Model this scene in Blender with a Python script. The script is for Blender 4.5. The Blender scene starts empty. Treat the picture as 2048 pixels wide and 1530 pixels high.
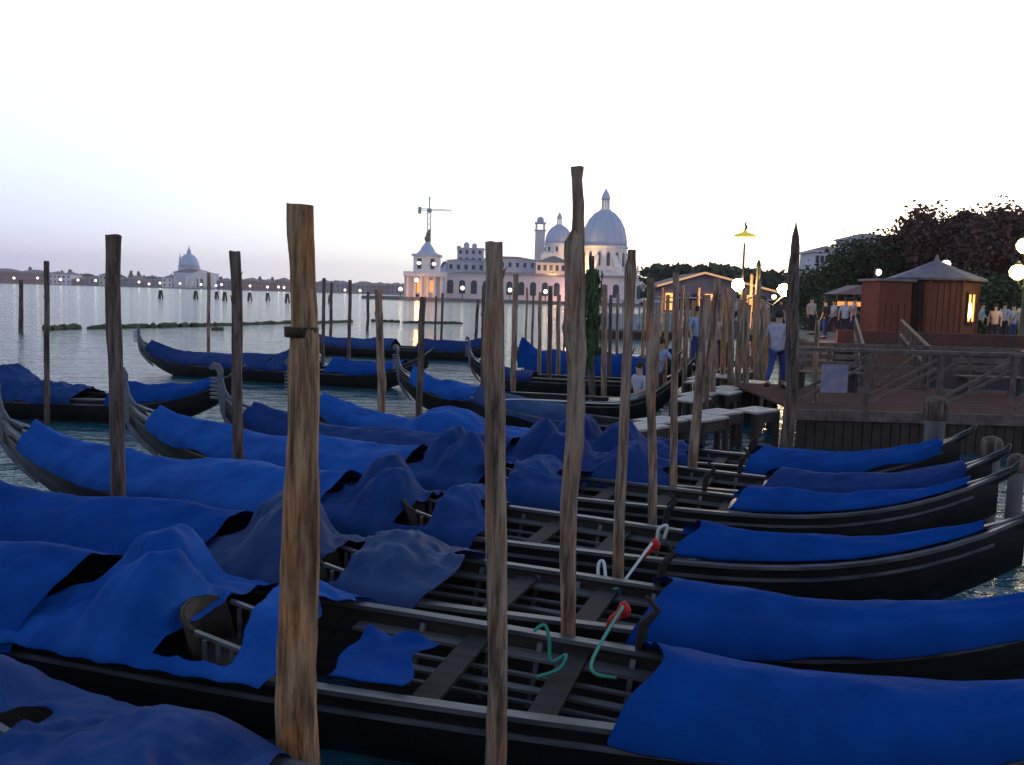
import bpy, bmesh, math, random
from mathutils import Vector, noise, Matrix
R = math.radians
PI = math.pi
random.seed(7)
S = bpy.context.scene
COL = S.collection

# ------------------------------------------------------------------ camera
CAMZ = 2.7
PITCH = R(5.57)
ROLL = R(1.66)
FPX = 1773.0
cam_d = bpy.data.cameras.new('camera')
cam = bpy.data.objects.new('camera', cam_d)
COL.objects.link(cam)
cam_d.sensor_width = 36
cam_d.lens = FPX / 2048 * 36
cam_d.clip_start = 0.1
cam_d.clip_end = 9000
cam.matrix_world = (Matrix.Translation((0, 0, CAMZ)) @ Matrix.Rotation(PI / 2 - PITCH, 4, 'X')
                    @ Matrix.Rotation(ROLL, 4, 'Z'))
S.camera = cam

# ------------------------------------------------------------------ world, sun, exposure
SUN_AZ = R(24)      # to the right of the view axis
SUN_EL = R(7)
w = bpy.data.worlds.new('World')
S.world = w
w.use_nodes = True
nt = w.node_tree
nt.nodes.clear()
o_ = nt.nodes.new('ShaderNodeOutputWorld')
bg = nt.nodes.new('ShaderNodeBackground')
sky = nt.nodes.new('ShaderNodeTexSky')
sky.sky_type = 'NISHITA'
sky.sun_disc = False
sky.sun_elevation = SUN_EL
sky.sun_rotation = SUN_AZ
sky.air_density = 1.0
sky.dust_density = 1.5
sky.ozone_density = 3.0
bg.inputs['Strength'].default_value = 0.07
nt.links.new(sky.outputs[0], bg.inputs[0])
# thin bright overcast veil: milky overhead, lavender low down, glowing towards the set sun
def _math(op, a, b=None, clamp=False):
    n = nt.nodes.new('ShaderNodeMath'); n.operation = op; n.use_clamp = clamp
    for i, v in enumerate((a, b)):
        if v is None: continue
        if isinstance(v, (int, float)): n.inputs[i].default_value = v
        else: nt.links.new(v, n.inputs[i])
    return n.outputs[0]
tcw = nt.nodes.new('ShaderNodeTexCoord')
sep = nt.nodes.new('ShaderNodeSeparateXYZ'); nt.links.new(tcw.outputs['Generated'], sep.inputs[0])
elev = _math('ABSOLUTE', sep.outputs['Z'])
def _ramp(stops):
    r = nt.nodes.new('ShaderNodeValToRGB'); r.color_ramp.interpolation = 'B_SPLINE'
    while len(r.color_ramp.elements) < len(stops): r.color_ramp.elements.new(.5)
    for e, (p, c) in zip(r.color_ramp.elements, stops): e.position = p; e.color = (*c, 1)
    nt.links.new(elev, r.inputs[0]); return r.outputs[0]
away = _ramp([(0, (.60, .55, .78)), (.05, (.64, .65, .92)), (.14, (.80, .88, 1.02)), (.28, (1.0, 1.06, 1.06)), (.5, (.38, .58, .86)), (1, (.10, .16, .30))])
near_ = _ramp([(0, (1.6, 1.3, 1.1)), (.06, (1.5, 1.36, 1.2)), (.18, (1.25, 1.25, 1.15)), (.38, (1.0, 1.05, 1.05)), (.62, (.40, .5, .7)), (1, (.10, .16, .30))])
dt = nt.nodes.new('ShaderNodeVectorMath'); dt.operation = 'DOT_PRODUCT'
nt.links.new(tcw.outputs['Generated'], dt.inputs[0])
dt.inputs[1].default_value = (math.sin(SUN_AZ), math.cos(SUN_AZ), 0)
mr = nt.nodes.new('ShaderNodeMapRange'); mr.interpolation_type = 'SMOOTHSTEP'
mr.inputs['From Min'].default_value = .48; mr.inputs['From Max'].default_value = 1.0
nt.links.new(dt.outputs['Value'], mr.inputs[0])
mxw = nt.nodes.new('ShaderNodeMixRGB'); nt.links.new(mr.outputs[0], mxw.inputs['Fac'])
nt.links.new(away, mxw.inputs['Color1']); nt.links.new(near_, mxw.inputs['Color2'])
# the eastern sky, away from the afterglow, is dimmer
me_ = nt.nodes.new('ShaderNodeMapRange'); me_.interpolation_type = 'SMOOTHSTEP'
me_.inputs['From Min'].default_value = .5; me_.inputs['From Max'].default_value = -.9
me_.inputs['To Min'].default_value = 1.1; me_.inputs['To Max'].default_value = .75
nt.links.new(dt.outputs['Value'], me_.inputs[0])
bg2 = nt.nodes.new('ShaderNodeBackground')
nt.links.new(me_.outputs[0], bg2.inputs['Strength'])
nt.links.new(mxw.outputs[0], bg2.inputs[0])
adds = nt.nodes.new('ShaderNodeAddShader')
nt.links.new(bg.outputs[0], adds.inputs[0]); nt.links.new(bg2.outputs[0], adds.inputs[1])
nt.links.new(adds.outputs[0], o_.inputs[0])
sl = bpy.data.lights.new('sun', 'SUN')
sl.energy = 0.5
sl.angle = R(3)
sl.color = (1, .72, .5)
so = bpy.data.objects.new('sun', sl)
COL.objects.link(so)
sd = Vector((math.sin(SUN_AZ) * math.cos(SUN_EL), math.cos(SUN_AZ) * math.cos(SUN_EL), math.sin(SUN_EL)))
so.rotation_euler = sd.to_track_quat('Z', 'Y').to_euler()
S.view_settings.view_transform = 'Standard'
S.view_settings.look = 'None'
S.view_settings.exposure = 0
S.view_settings.gamma = 1
S.view_settings.use_curve_mapping = False
S.cycles.max_bounces = 6
S.cycles.use_denoising = True

# ------------------------------------------------------------------ survey helpers (photo measurement -> place on a real plane)
_f = Vector((0, math.cos(PITCH), -math.sin(PITCH)))
_u0 = Vector((0, math.sin(PITCH), math.cos(PITCH)))
_r = Vector((1, 0, 0)) * math.cos(ROLL) + _u0 * math.sin(ROLL)
_u = _u0 * math.cos(ROLL) - Vector((1, 0, 0)) * math.sin(ROLL)
CP = Vector((0, 0, CAMZ))
def ray(px, py):
    return _f * FPX + _r * (px - 1024) - _u * (py - 765)
def onz(px, py, z=0.0):
    d = ray(px, py)
    return CP + d * ((z - CAMZ) / d.z)
def atD(px, py, D):
    d = ray(px, py)
    return CP + d * (D / d.y)

ORD = ['first', 'second', 'third', 'fourth', 'fifth', 'sixth', 'seventh', 'eighth', 'ninth', 'tenth', 'eleventh', 'twelfth', 'thirteenth',
       'fourteenth', 'fifteenth', 'sixteenth', 'seventeenth', 'eighteenth', 'nineteenth', 'twentieth', 'twenty-first', 'twenty-second', 'twenty-third', 'twenty-fourth']
# ------------------------------------------------------------------ materials
MATS = {}
def mat(name, col, rough=.7, metal=0, noise_scale=None, col2=None, bump=0, bscale=None, emit=None, estr=0,
        stretch=(1, 1, 1), spec=.3, detail=6, ramp=(.35, .65), alpha=1, trans=0):
    if name in MATS:
        return MATS[name]
    m = bpy.data.materials.new(name)
    m.use_nodes = True
    n = m.node_tree
    p = n.nodes['Principled BSDF']
    p.inputs['Base Color'].default_value = (*col, 1)
    p.inputs['Roughness'].default_value = rough
    p.inputs['Metallic'].default_value = metal
    p.inputs['Specular IOR Level'].default_value = spec
    if emit:
        p.inputs['Emission Color'].default_value = (*emit, 1)
        p.inputs['Emission Strength'].default_value = estr
    if noise_scale:
        tc = n.nodes.new('ShaderNodeTexCoord')
        mp = n.nodes.new('ShaderNodeMapping')
        mp.inputs['Scale'].default_value = stretch
        n.links.new(tc.outputs['Object'], mp.inputs[0])
        ns = n.nodes.new('ShaderNodeTexNoise')
        ns.inputs['Scale'].default_value = noise_scale
        ns.inputs['Detail'].default_value = detail
        n.links.new(mp.outputs[0], ns.inputs['Vector'])
        cr = n.nodes.new('ShaderNodeValToRGB')
        cr.color_ramp.elements[0].position = ramp[0]
        cr.color_ramp.elements[1].position = ramp[1]
        cr.color_ramp.elements[0].color = (*col, 1)
        cr.color_ramp.elements[1].color = (*(col2 or tuple(c * .6 for c in col)), 1)
        n.links.new(ns.outputs['Fac'], cr.inputs[0])
        n.links.new(cr.outputs[0], p.inputs['Base Color'])
        if bump:
            nb = n.nodes.new('ShaderNodeTexNoise')
            nb.inputs['Scale'].default_value = bscale or noise_scale * 3
            nb.inputs['Detail'].default_value = 8
            n.links.new(mp.outputs[0], nb.inputs['Vector'])
            b = n.nodes.new('ShaderNodeBump')
            b.inputs['Strength'].default_value = 1
            b.inputs['Distance'].default_value = bump
            n.links.new(nb.outputs['Fac'], b.inputs['Height'])
            n.links.new(b.outputs[0], p.inputs['Normal'])
    MATS[name] = m
    return m

M_hull = mat('black_lacquer', (.006, .006, .007), .28, noise_scale=3, col2=(.014, .012, .012), bump=.002, bscale=20)
M_rail = mat('worn_grey_rail', (.10, .095, .112), .42, noise_scale=7, col2=(.035, .033, .04), bump=.002, bscale=40, stretch=(.3, 2, 2), spec=.5)
M_int = mat('dark_inner_wood', (.016, .013, .014), .75, noise_scale=8, col2=(.030, .024, .022), bump=.002, stretch=(.3, 2, 2), spec=.15)
M_board = mat('grey_floorboard', (.055, .048, .052), .5, noise_scale=6, col2=(.11, .098, .105), bump=.002, stretch=(.3, 3, 3))
M_iron = mat('steel_iron', (.14, .15, .18), .45, .3, noise_scale=12, col2=(.07, .08, .1))
M_blue = mat('blue_tarpaulin', (.0008, .032, .165), .85, noise_scale=2.2, col2=(.002, .045, .22), bump=.008, bscale=14, spec=.05)
M_bright = mat('bright_skylit_tarpaulin', (.002, .045, .22), .8, noise_scale=2.4, col2=(.010, .078, .31), bump=.010, bscale=12, spec=.08)  # lighter blue; western sky brightness on the left covers is painted in
M_navy = mat('faded_navy_tarpaulin', (.004, .024, .11), .8, noise_scale=2.5, col2=(.010, .042, .16), bump=.010, bscale=12, spec=.12)
M_greyblue = mat('worn_greyblue_tarpaulin', (.008, .028, .10), .75, noise_scale=3, col2=(.025, .05, .13), bump=.012, bscale=10, spec=.15)
M_purple = mat('dim_purple_tarpaulin', (.002, .019, .10), .8, noise_scale=2.5, col2=(.006, .028, .13), bump=.008, bscale=12, spec=.12)
def wood_pole(name, a, b, c):
    if name in MATS: return MATS[name]
    m = mat(name, a, .85, noise_scale=3.5, col2=b, bump=.03, bscale=11, stretch=(3.2, 3.2, .45), ramp=(.40, .58))
    n = m.node_tree
    p = n.nodes['Principled BSDF']
    src = p.inputs['Base Color'].links[0].from_socket
    ns = n.nodes.new('ShaderNodeTexNoise'); ns.inputs['Scale'].default_value = 2.6; ns.inputs['Detail'].default_value = 3
    tc = n.nodes.new('ShaderNodeTexCoord'); mp = n.nodes.new('ShaderNodeMapping'); mp.inputs['Scale'].default_value = (1.6, 1.6, .8)
    n.links.new(tc.outputs['Object'], mp.inputs[0]); n.links.new(mp.outputs[0], ns.inputs['Vector'])
    cr = n.nodes.new('ShaderNodeValToRGB'); cr.color_ramp.elements[0].position = .52; cr.color_ramp.elements[1].position = .7
    n.links.new(ns.outputs['Fac'], cr.inputs[0])
    mx = n.nodes.new('ShaderNodeMixRGB'); n.links.new(cr.outputs[0], mx.inputs['Fac'])
    n.links.new(src, mx.inputs['Color1']); mx.inputs['Color2'].default_value = (*c, 1)
    ck = n.nodes.new('ShaderNodeTexNoise'); ck.inputs['Scale'].default_value = 3; ck.inputs['Detail'].default_value = 9; ck.inputs['Roughness'].default_value = .7
    m3 = n.nodes.new('ShaderNodeMapping'); m3.inputs['Scale'].default_value = (9, 9, .7)
    n.links.new(tc.outputs['Object'], m3.inputs[0]); n.links.new(m3.outputs[0], ck.inputs['Vector'])
    cr2 = n.nodes.new('ShaderNodeValToRGB'); cr2.color_ramp.elements[0].position = .36; cr2.color_ramp.elements[1].position = .56
    cr2.color_ramp.elements[0].color = (.22, .2, .2, 1); cr2.color_ramp.elements[1].color = (1.15, 1.12, 1.1, 1)
    n.links.new(ck.outputs['Fac'], cr2.inputs[0])
    ml = n.nodes.new('ShaderNodeMixRGB'); ml.blend_type = 'MULTIPLY'; ml.inputs['Fac'].default_value = 1
    n.links.new(mx.outputs[0], ml.inputs['Color1']); n.links.new(cr2.outputs[0], ml.inputs['Color2'])
    n.links.new(ml.outputs[0], p.inputs['Base Color'])
    b2 = n.nodes.new('ShaderNodeBump'); b2.inputs['Distance'].default_value = .03; b2.inputs['Strength'].default_value = 1
    n.links.new(ck.outputs['Fac'], b2.inputs['Height'])
    if p.inputs['Normal'].links: n.links.new(p.inputs['Normal'].links[0].from_socket, b2.inputs['Normal'])
    n.links.new(b2.outputs[0], p.inputs['Normal'])
    return m
M_poleA = wood_pole('rough_pole_wood', (.19, .09, .045), (.42, .25, .14), (.62, .24, .07))
M_poleB = wood_pole('grey_brown_pole_wood', (.15, .09, .065), (.36, .25, .19), (.36, .18, .10))
M_poleD = wood_pole('dark_pole_wood', (.06, .038, .034), (.17, .12, .105), (.13, .08, .06))
M_green = mat('algae_green', (.035, .055, .025), .9, noise_scale=5, col2=(.06, .11, .03), bump=.03)
M_weed = mat('algae_on_log', (.035, .055, .02), .9, noise_scale=3, col2=(.09, .08, .05), bump=.05)

# ------------------------------------------------------------------ mesh builders
class MB:
    def __init__(s):
        s.v = []; s.f = []
    def box(s, c, d, rot=0, axis='Z'):
        x, y, z = d[0] / 2, d[1] / 2, d[2] / 2
        m = Matrix.Rotation(rot, 3, axis)
        b = len(s.v)
        for i in (-1, 1):
            for j in (-1, 1):
                for k in (-1, 1):
                    s.v.append(tuple(Vector(c) + m @ Vector((i * x, j * y, k * z))))
        for q in ((0, 1, 3, 2), (4, 6, 7, 5), (0, 4, 5, 1), (2, 3, 7, 6), (0, 2, 6, 4), (1, 5, 7, 3)):
            s.f.append(tuple(b + i for i in q))
        return s
    def bar(s, p, q, wd, ht):
        p, q = Vector(p), Vector(q)
        d = (q - p).normalized()
        side = d.cross(Vector((0, 0, 1)))
        side = Vector((1, 0, 0)) if side.length < 1e-4 else side.normalized()
        up = side.cross(d).normalized()
        b = len(s.v)
        for e in (p, q):
            for i, j in ((-1, -1), (1, -1), (1, 1), (-1, 1)):
                s.v.append(tuple(e + side * i * wd / 2 + up * j * ht / 2))
        s.f += [(b, b + 1, b + 2, b + 3), (b + 7, b + 6, b + 5, b + 4)]
        for i in range(4):
            j = (i + 1) % 4
            s.f.append((b + i, b + 4 + i, b + 4 + j, b + j))
        return s
    def tube(s, pts, rad, n=8, cap=True):
        pts = [Vector(p) for p in pts]
        if not hasattr(rad, '__len__'): rad = [rad] * len(pts)
        b = len(s.v)
        ref = Vector((0.12, 1, .05)).normalized()
        for i, p in enumerate(pts):
            d = (pts[min(i + 1, len(pts) - 1)] - pts[max(i - 1, 0)]).normalized()
            if abs(d.dot(ref)) > .95: rr = Vector((1, 0, 0))
            else: rr = ref
            a = d.cross(rr).normalized(); c = d.cross(a).normalized()
            for k in range(n):
                t = 2 * PI * k / n
                s.v.append(tuple(p + (a * math.cos(t) + c * math.sin(t)) * rad[i]))
        for i in range(len(pts) - 1):
            for k in range(n):
                k2 = (k + 1) % n
                s.f.append((b + i * n + k, b + i * n + k2, b + (i + 1) * n + k2, b + (i + 1) * n + k))
        if cap:
            s.f.append(tuple(b + k for k in range(n))[::-1])
            s.f.append(tuple(b + (len(pts) - 1) * n + k for k in range(n)))
        return s
    def lathe(s, prof, n=16, c=(0, 0, 0), off=0, sq=1):
        b = len(s.v)
        for r, z in prof:
            for k in range(n):
                t = 2 * PI * (k + off) / n
                s.v.append((c[0] + r * math.cos(t), c[1] + r * math.sin(t) * sq, c[2] + z))
        for i in range(len(prof) - 1):
            for k in range(n):
                k2 = (k + 1) % n
                s.f.append((b + i * n + k, b + i * n + k2, b + (i + 1) * n + k2, b + (i + 1) * n + k))
        s.f.append(tuple(b + k for k in range(n))[::-1])
        s.f.append(tuple(b + (len(prof) - 1) * n + k for k in range(n)))
        return s
    def prism(s, poly, y0, y1):
        """poly in xz, extruded along y"""
        b = len(s.v); n = len(poly)
        for y in (y0, y1):
            for x, z in poly: s.v.append((x, y, z))
        s.f.append(tuple(b + i for i in range(n)))
        s.f.append(tuple(b + n + i for i in range(n))[::-1])
        for i in range(n):
            j = (i + 1) % n
            s.f.append((b + i, b + n + i, b + n + j, b + j))
        return s
    def poly_up(s, poly, z0, z1):
        b = len(s.v); n = len(poly)
        for z in (z0, z1):
            for x, y in poly: s.v.append((x, y, z))
        s.f.append(tuple(b + i for i in range(n))[::-1])
        s.f.append(tuple(b + n + i for i in range(n)))
        for i in range(n):
            j = (i + 1) % n
            s.f.append((b + i, b + j, b + n + j, b + n + i))
        return s
    def grid(s, rows):
        b = len(s.v); n = len(rows[0])
        for r in rows:
            for p in r: s.v.append(tuple(p))
        for i in range(len(rows) - 1):
            for j in range(n - 1):
                s.f.append((b + i * n + j, b + i * n + j + 1, b + (i + 1) * n + j + 1, b + (i + 1) * n + j))
        return s
    def mesh(s, name, m, smooth=False):
        me = bpy.data.meshes.new(name)
        me.from_pydata(s.v, [], s.f)
        me.materials.append(m)
        if smooth:
            me.polygons.foreach_set('use_smooth', [True] * len(me.polygons))
        me.update()
        return me
    def build(s, name, m, parent=None, smooth=False, bevel=0, label=None):
        o = bpy.data.objects.new(name, s.mesh(name, m, smooth))
        COL.objects.link(o)
        if parent: o.parent = parent
        if bevel:
            bv = o.modifiers.new('bevel', 'BEVEL'); bv.width = bevel; bv.segments = 1; bv.limit_method = 'ANGLE'
        if label: o['label'] = label
        return o
def inst(name, me, parent=None, loc=(0, 0, 0), rz=0):
    o = bpy.data.objects.new(name, me)
    COL.objects.link(o)
    if parent: o.parent = parent
    o.location = loc
    o.rotation_euler = (0, 0, rz)
    return o
def tag(o, label, cat, group=None):
    o['label'] = label; o['category'] = cat
    if group: o['group'] = group
    return o
def thing(name, label, cat, loc=(0, 0, 0), rz=0, group=None):
    o = bpy.data.objects.new(name, None)
    COL.objects.link(o)
    o.empty_display_size = .2
    o.location = loc; o.rotation_euler = (0, 0, rz)
    return tag(o, label, cat, group)
def struct(name, mb, m, smooth=False):
    o = mb.build(name, m, smooth=smooth); o['kind'] = 'structure'; return o
def sub(o, lv=1):
    s = o.modifiers.new('sub', 'SUBSURF'); s.levels = lv; s.render_levels = lv
def fbm(x, y, z=0.0):
    return noise.fractal(Vector((x, y, z)), 1.0, 2.0, 4)

# ================================================================== WATER AND LAND
def water_material():
    m = bpy.data.materials.new('lagoon_water'); m.use_nodes = True
    n = m.node_tree; p = n.nodes['Principled BSDF']
    p.inputs['Base Color'].default_value = (.012, .07, .095, 1)
    p.inputs['Roughness'].default_value = .08
    p.inputs['IOR'].default_value = 1.33
    geo = n.nodes.new('ShaderNodeNewGeometry')
    mp = n.nodes.new('ShaderNodeMapping'); mp.inputs['Scale'].default_value = (.55, 1.2, 1); mp.inputs['Rotation'].default_value = (0, 0, R(12))
    n.links.new(geo.outputs['Position'], mp.inputs[0])
    prev = None
    for sc, dist in ((.45, .26), (1.5, .16), (5, .05)):
        t = n.nodes.new('ShaderNodeTexNoise'); t.inputs['Scale'].default_value = sc; t.inputs['Detail'].default_value = 4
        t.inputs['Distortion'].default_value = .6
        n.links.new(mp.outputs[0], t.inputs['Vector'])
        b = n.nodes.new('ShaderNodeBump'); b.inputs['Distance'].default_value = dist; b.inputs['Strength'].default_value = 1
        n.links.new(t.outputs['Fac'], b.inputs['Height'])
        if prev: n.links.new(prev.outputs[0], b.inputs['Normal'])
        prev = b
    n.links.new(prev.outputs[0], p.inputs['Normal'])
    return m
M_water = water_material()
mb = MB()
mb.v = [(-2600, -60, 0), (2600, -60, 0), (2600, 3400, 0), (-2600, 3400, 0)]; mb.f = [(0, 1, 2, 3)]
struct('water', mb, M_water)

M_stone = mat('quay_stone', (.2, .17, .17), .85, noise_scale=.8, col2=(.12, .1, .1), bump=.01)
M_darkstone = mat('dark_quay_wall', (.07, .045, .045), .85, noise_scale=1.2, col2=(.035, .025, .025), bump=.02)  # quay side, darker than its paving
quay = [(11.2, 31), (60, 27.5), (140, 27), (190, 420), (60, 240), (24, 120), (17.5, 70)]
M_pave = mat('quay_paving', (.13, .095, .09), .85, noise_scale=.8, col2=(.08, .06, .06), bump=.01)
struct('quay_wall', MB().poly_up(quay, -2, 1.2), M_darkstone)
struct('quay', MB().poly_up([(x + (.05 if i in (1, 2) else -.05), y - (.05 if i < 3 else 0)) for i, (x, y) in enumerate(quay)], 1.2, 1.3), M_pave)

# ================================================================== GONDOLAS
def sheer(s, o=0):
    z = .44
    if s < .24: z += .52 * ((.24 - s) / .24) ** 2.2
    if s > .74: z += .60 * ((s - .74) / .26) ** 2.8
    return z
def keel(s):
    z = -.14
    if s < .26: z += .80 * ((.26 - s) / .26) ** 2.4
    if s > .76: z += .80 * ((s - .76) / .24) ** 2.5
    return z
def halfb(s):
    return max(.02, .66 * max(0, math.sin(PI * min(1, max(0, s)) ** .95)) ** .62)
GL = 11.0
def hull_meshes():
    N = 44
    rows = []
    for i in range(N + 1):
        s = i / N; b = halfb(s); z = sheer(s); k = keel(s)
        h = z - k
        rows.append([(s * GL, -b, z), (s * GL, -b * .97, z - h * .35), (s * GL, -b * .6, k + .02), (s * GL, 0, k),
                     (s * GL, b * .6, k + .02), (s * GL, b * .97, z - h * .35), (s * GL, b, z)])
    hull = MB().grid(rows)
    # end plates
    # inner skin
    rows = []
    for i in range(N + 1):
        s = i / N; b = max(.01, halfb(s) - .035); z = sheer(s) - .004; k = keel(s) + .07
        h = z - k
        rows.append([(s * GL, -b, z), (s * GL, -b * .95, z - h * .4), (s * GL, -b * .6, k), (s * GL, b * .6, k),
                     (s * GL, b * .95, z - h * .4), (s * GL, b, z)][::-1])
    inner = MB().grid(rows)
    def strip(side, out, dz, wd, ht, s0=0.0, s1=1.0, ins=0.0, n=40):
        m = MB(); rr = []
        for i in range(n + 1):
            s = s0 + (s1 - s0) * i / n
            b = halfb(s) + out; z = sheer(s) + dz
            x = s * GL
            bi = max(.004, b - wd)
            rr.append([(x, side * b, z), (x, side * b, z + ht), (x, side * bi, z + ht), (x, side * bi, z), (x, side * b, z)])
        return m.grid(rr)
    parts = {}
    parts['gunwale'] = [strip(sd, .015, .003, .075, .03) for sd in (-1, 1)]
    parts['rubbing_strake'] = [strip(sd, .012, -.10, .03, .028, .02, .98) for sd in (-1, 1)]
    # decks
    def deck(s0, s1, n=14):
        rr = []
        for i in range(n + 1):
            s = s0 + (s1 - s0) * i / n; b = max(.01, halfb(s) - .03); z = sheer(s) + .001
            rr.append([(s * GL, -b, z), (s * GL, -b * .5, z + .05 * b * 2), (s * GL, 0, z + .07 * b * 2), (s * GL, b * .5, z + .05 * b * 2), (s * GL, b, z)])
        return MB().grid(rr)
    parts['deck'] = [deck(0, .3), deck(.77, 1)]
    # side benches along the open well
    ledge = []
    for sd in (-1, 1):
        ledge.append(strip(sd, -.06, -.10, .13, .022, .56, .80, n=8))
    for sd in (-1, 1):
        for oo, zz, ww in ((-.27, -.16, .035), (-.36, -.2, .07), (-.47, -.24, .03)): ledge.append(strip(sd, oo, zz, ww, .018, .57, .80, n=6))
    parts['side_bench'] = ledge
    th = []
    for s in (.64, .70, .765):
        b = halfb(s) - .05
        th.append(MB().box((s * GL, 0, sheer(s) - .05), (.16, 2 * b, .025)))
    parts['thwart'] = th
    rb = []
    for s in (.60, .645, .675, .73):
        for sd in (-1, 1):
            b = halfb(s) - .045
            rb.append(MB().bar((s * GL, sd * b * .72, .02), (s * GL + .03, sd * b, sheer(s) - .03), .035, .03))
    parts['rib'] = rb
    fb = []
    for j in range(5):
        y = (-2 + j) * .14
        fb.append(MB().box((.68 * GL, y, .02 + .004 * (j % 2)), (2.5, .12, .02)))
    parts['floorboard'] = fb
    # bow iron, a blade with comb teeth
    poly = [(.34, .90), (.10, .98), (.0, 1.10), (-.05, 1.28), (-.04, 1.40), (-.11, 1.50), (-.24, 1.52), (-.33, 1.44),
            (-.29, 1.40), (-.19, 1.42), (-.15, 1.36), (-.15, 1.31)]
    z = 1.29
    for k in range(6):
        poly += [(-.15, z), (-.31, z - .005), (-.31, z - .035), (-.14, z - .04)]
        z -= .062
    poly += [(-.13, .88), (-.10, .72), (.0, .55), (.2, .38), (.5, .2), (.52, .25), (.2, .55), (.12, .78)]
    parts['bow_iron'] = [MB().prism(poly, -.012, .012)]
    # stern tail
    pts = [(GL - .5, 0, sheer(.955) - .05), (GL - .2, 0, sheer(.98) - .02), (GL + .03, 0, sheer(1) + .02), (GL + .13, 0, sheer(1) + .09), (GL + .17, 0, sheer(1) + .17)]
    parts['stern_tail'] = [MB().tube(pts, [.05, .06, .055, .04, .02], 6)]
    # oarlock
    x = .735 * GL
    parts['oarlock'] = [MB().tube([(x, halfb(.735) - .02, sheer(.735)), (x + .02, halfb(.735), sheer(.735) + .2), (x + .1, halfb(.735) + .01, sheer(.735) + .3), (x + .03, halfb(.735), sheer(.735) + .38)], [.03, .035, .025, .015], 6)]
    res = []
    res.append(('hull', hull.mesh('hull', M_hull, True)))
    res.append(('inner_planking', inner.mesh('inner_planking', M_int, True)))
    mm = {'gunwale': M_rail, 'rubbing_strake': M_rail, 'deck': M_hull, 'side_bench': M_board, 'thwart': M_int, 'rib': M_rail,
          'floorboard': M_int, 'bow_iron': M_iron, 'stern_tail': M_hull, 'oarlock': M_int}
    for k, l in parts.items():
        for q in l: res.append((k, q.mesh(k, mm[k], k in ('deck', 'stern_tail'))))
    return res
HM = hull_meshes()
BOATS = {}
def gondola(key, bow, stern, label, group, roll=0.0, dz=0.0, far=False):
    bow, stern = Vector((*bow, 0)), Vector((*stern, 0))
    d = stern - bow
    ang = math.atan2(d.y, d.x)
    t = thing('gondola', label, 'gondola', (bow.x, bow.y, dz), ang, group)
    t.rotation_euler = (roll, 0, ang)
    k = d.length / GL
    t.scale = (k, 1, 1)
    for nm, me in HM:
        if key == 'B1' and nm == 'oarlock': continue
        if far and nm in ('rib', 'floorboard', 'side_bench', 'oarlock'): continue
        inst(nm, me, t)
    BOATS[key] = t
    bpy.context.view_layer.update()
    return t

def cloth(boat, s0, s1, fn, m, name, label, cat, group, nx=40, ny=18, drape=.12, hole=None, edge=.0, seed=0, over=.07, crease=.022, skew=0.0):
    """a tarpaulin laid over a boat between stations s0 and s1; fn(s, v) gives height above the gunwale, v from -1 to 1 across"""
    t = BOATS[boat]
    M = t.matrix_world.copy()
    if nx >= 40: nx = int(nx * 1.8); ny = max(ny, 26)
    if name == 'seat_cover': crease = .055
    rows = []
    for i in range(nx + 1):
        u = i / nx
        row = []
        for j in range(ny + 1):
            v = -1 + 2 * j / ny
            wav = edge * noise.noise(Vector((v * 2.5 + seed, u * 0 + seed * 1.7, 0))) if i in (0, nx) or True else 0
            s = s0 + (s1 - s0) * u
            if edge:
                s += edge * noise.noise(Vector((v * 2.2 + seed, (1 if u > .5 else 0) * 5 + seed, 1.3))) * (abs(2 * u - 1) ** 3)
            s += skew * (1 - abs(v + .05)) * (1 - u)
            b = halfb(s) + over * .5
            zz = sheer(s) + .044
            av = abs(v)
            if av < .82:
                q = v / .82
                y = q * b
                h = fn(s, q)
                z = zz + max(.0, h)
            else:
                q = (av - .82) / .18
                dr = drape * (1 + .9 * noise.noise(Vector((s * 17 + seed * 3, (5 if v > 0 else 9), seed))))
                y = math.copysign(b + over * (.3 + .5 * q) + .012 * math.sin(s * 260 + seed), v)
                z = zz + max(0, fn(s, math.copysign(1, v))) * (1 - q) - dr * q
            edge_in = max(0., 1 - av / .8)
            z += .026 * abs(fbm(s * 24 + seed * 7, v * 2.3, seed)) * (.3 + edge_in)
            # creases: narrow ridges running across and along the cloth
            n1_ = noise.noise(Vector((s * 34 + v * 5 + seed, v * 2.2 - s * 11, seed * 1.3)))
            n2_ = noise.noise(Vector((s * 60 - v * 7 + seed, v * 4, seed * 2.1)))
            z += crease * ((1 - abs(n1_)) ** 9 + .5 * (1 - abs(n2_)) ** 9) * (.25 + edge_in ** .5)
            y += .012 * fbm(s * 20 + 3, v * 3, seed + 4) * (1 if av > .3 else 0)
            row.append(M @ Vector((s * GL, y, z)))
        rows.append(row)
    g = MB().grid(rows)
    if hole:
        nf = []
        n1 = ny
        for idx, f in enumerate(g.f):
            i, j = divmod(idx, n1)
            u = s0 + (s1 - s0) * (i + .5) / nx; v = -1 + 2 * (j + .5) / ny
            if not hole(u, v): nf.append(f)
        g.f = nf
    o = g.build(name, m, smooth=True)
    bm = bmesh.new(); bm.from_mesh(o.data)
    bmesh.ops.delete(bm, geom=[v for v in bm.verts if not v.link_faces], context='VERTS')
    bm.to_mesh(o.data); bm.free()
    # origin at the cloth, not at the world centre
    c = sum((v.co for v in o.data.vertices), Vector()) / len(o.data.vertices)
    o.data.transform(Matrix.Translation(-c)); o.location = c
    sol = o.modifiers.new('thick', 'SOLIDIFY'); sol.thickness = .006; sol.offset = 1
    sub(o, 1)
    return tag(o, label, cat, group)

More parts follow.
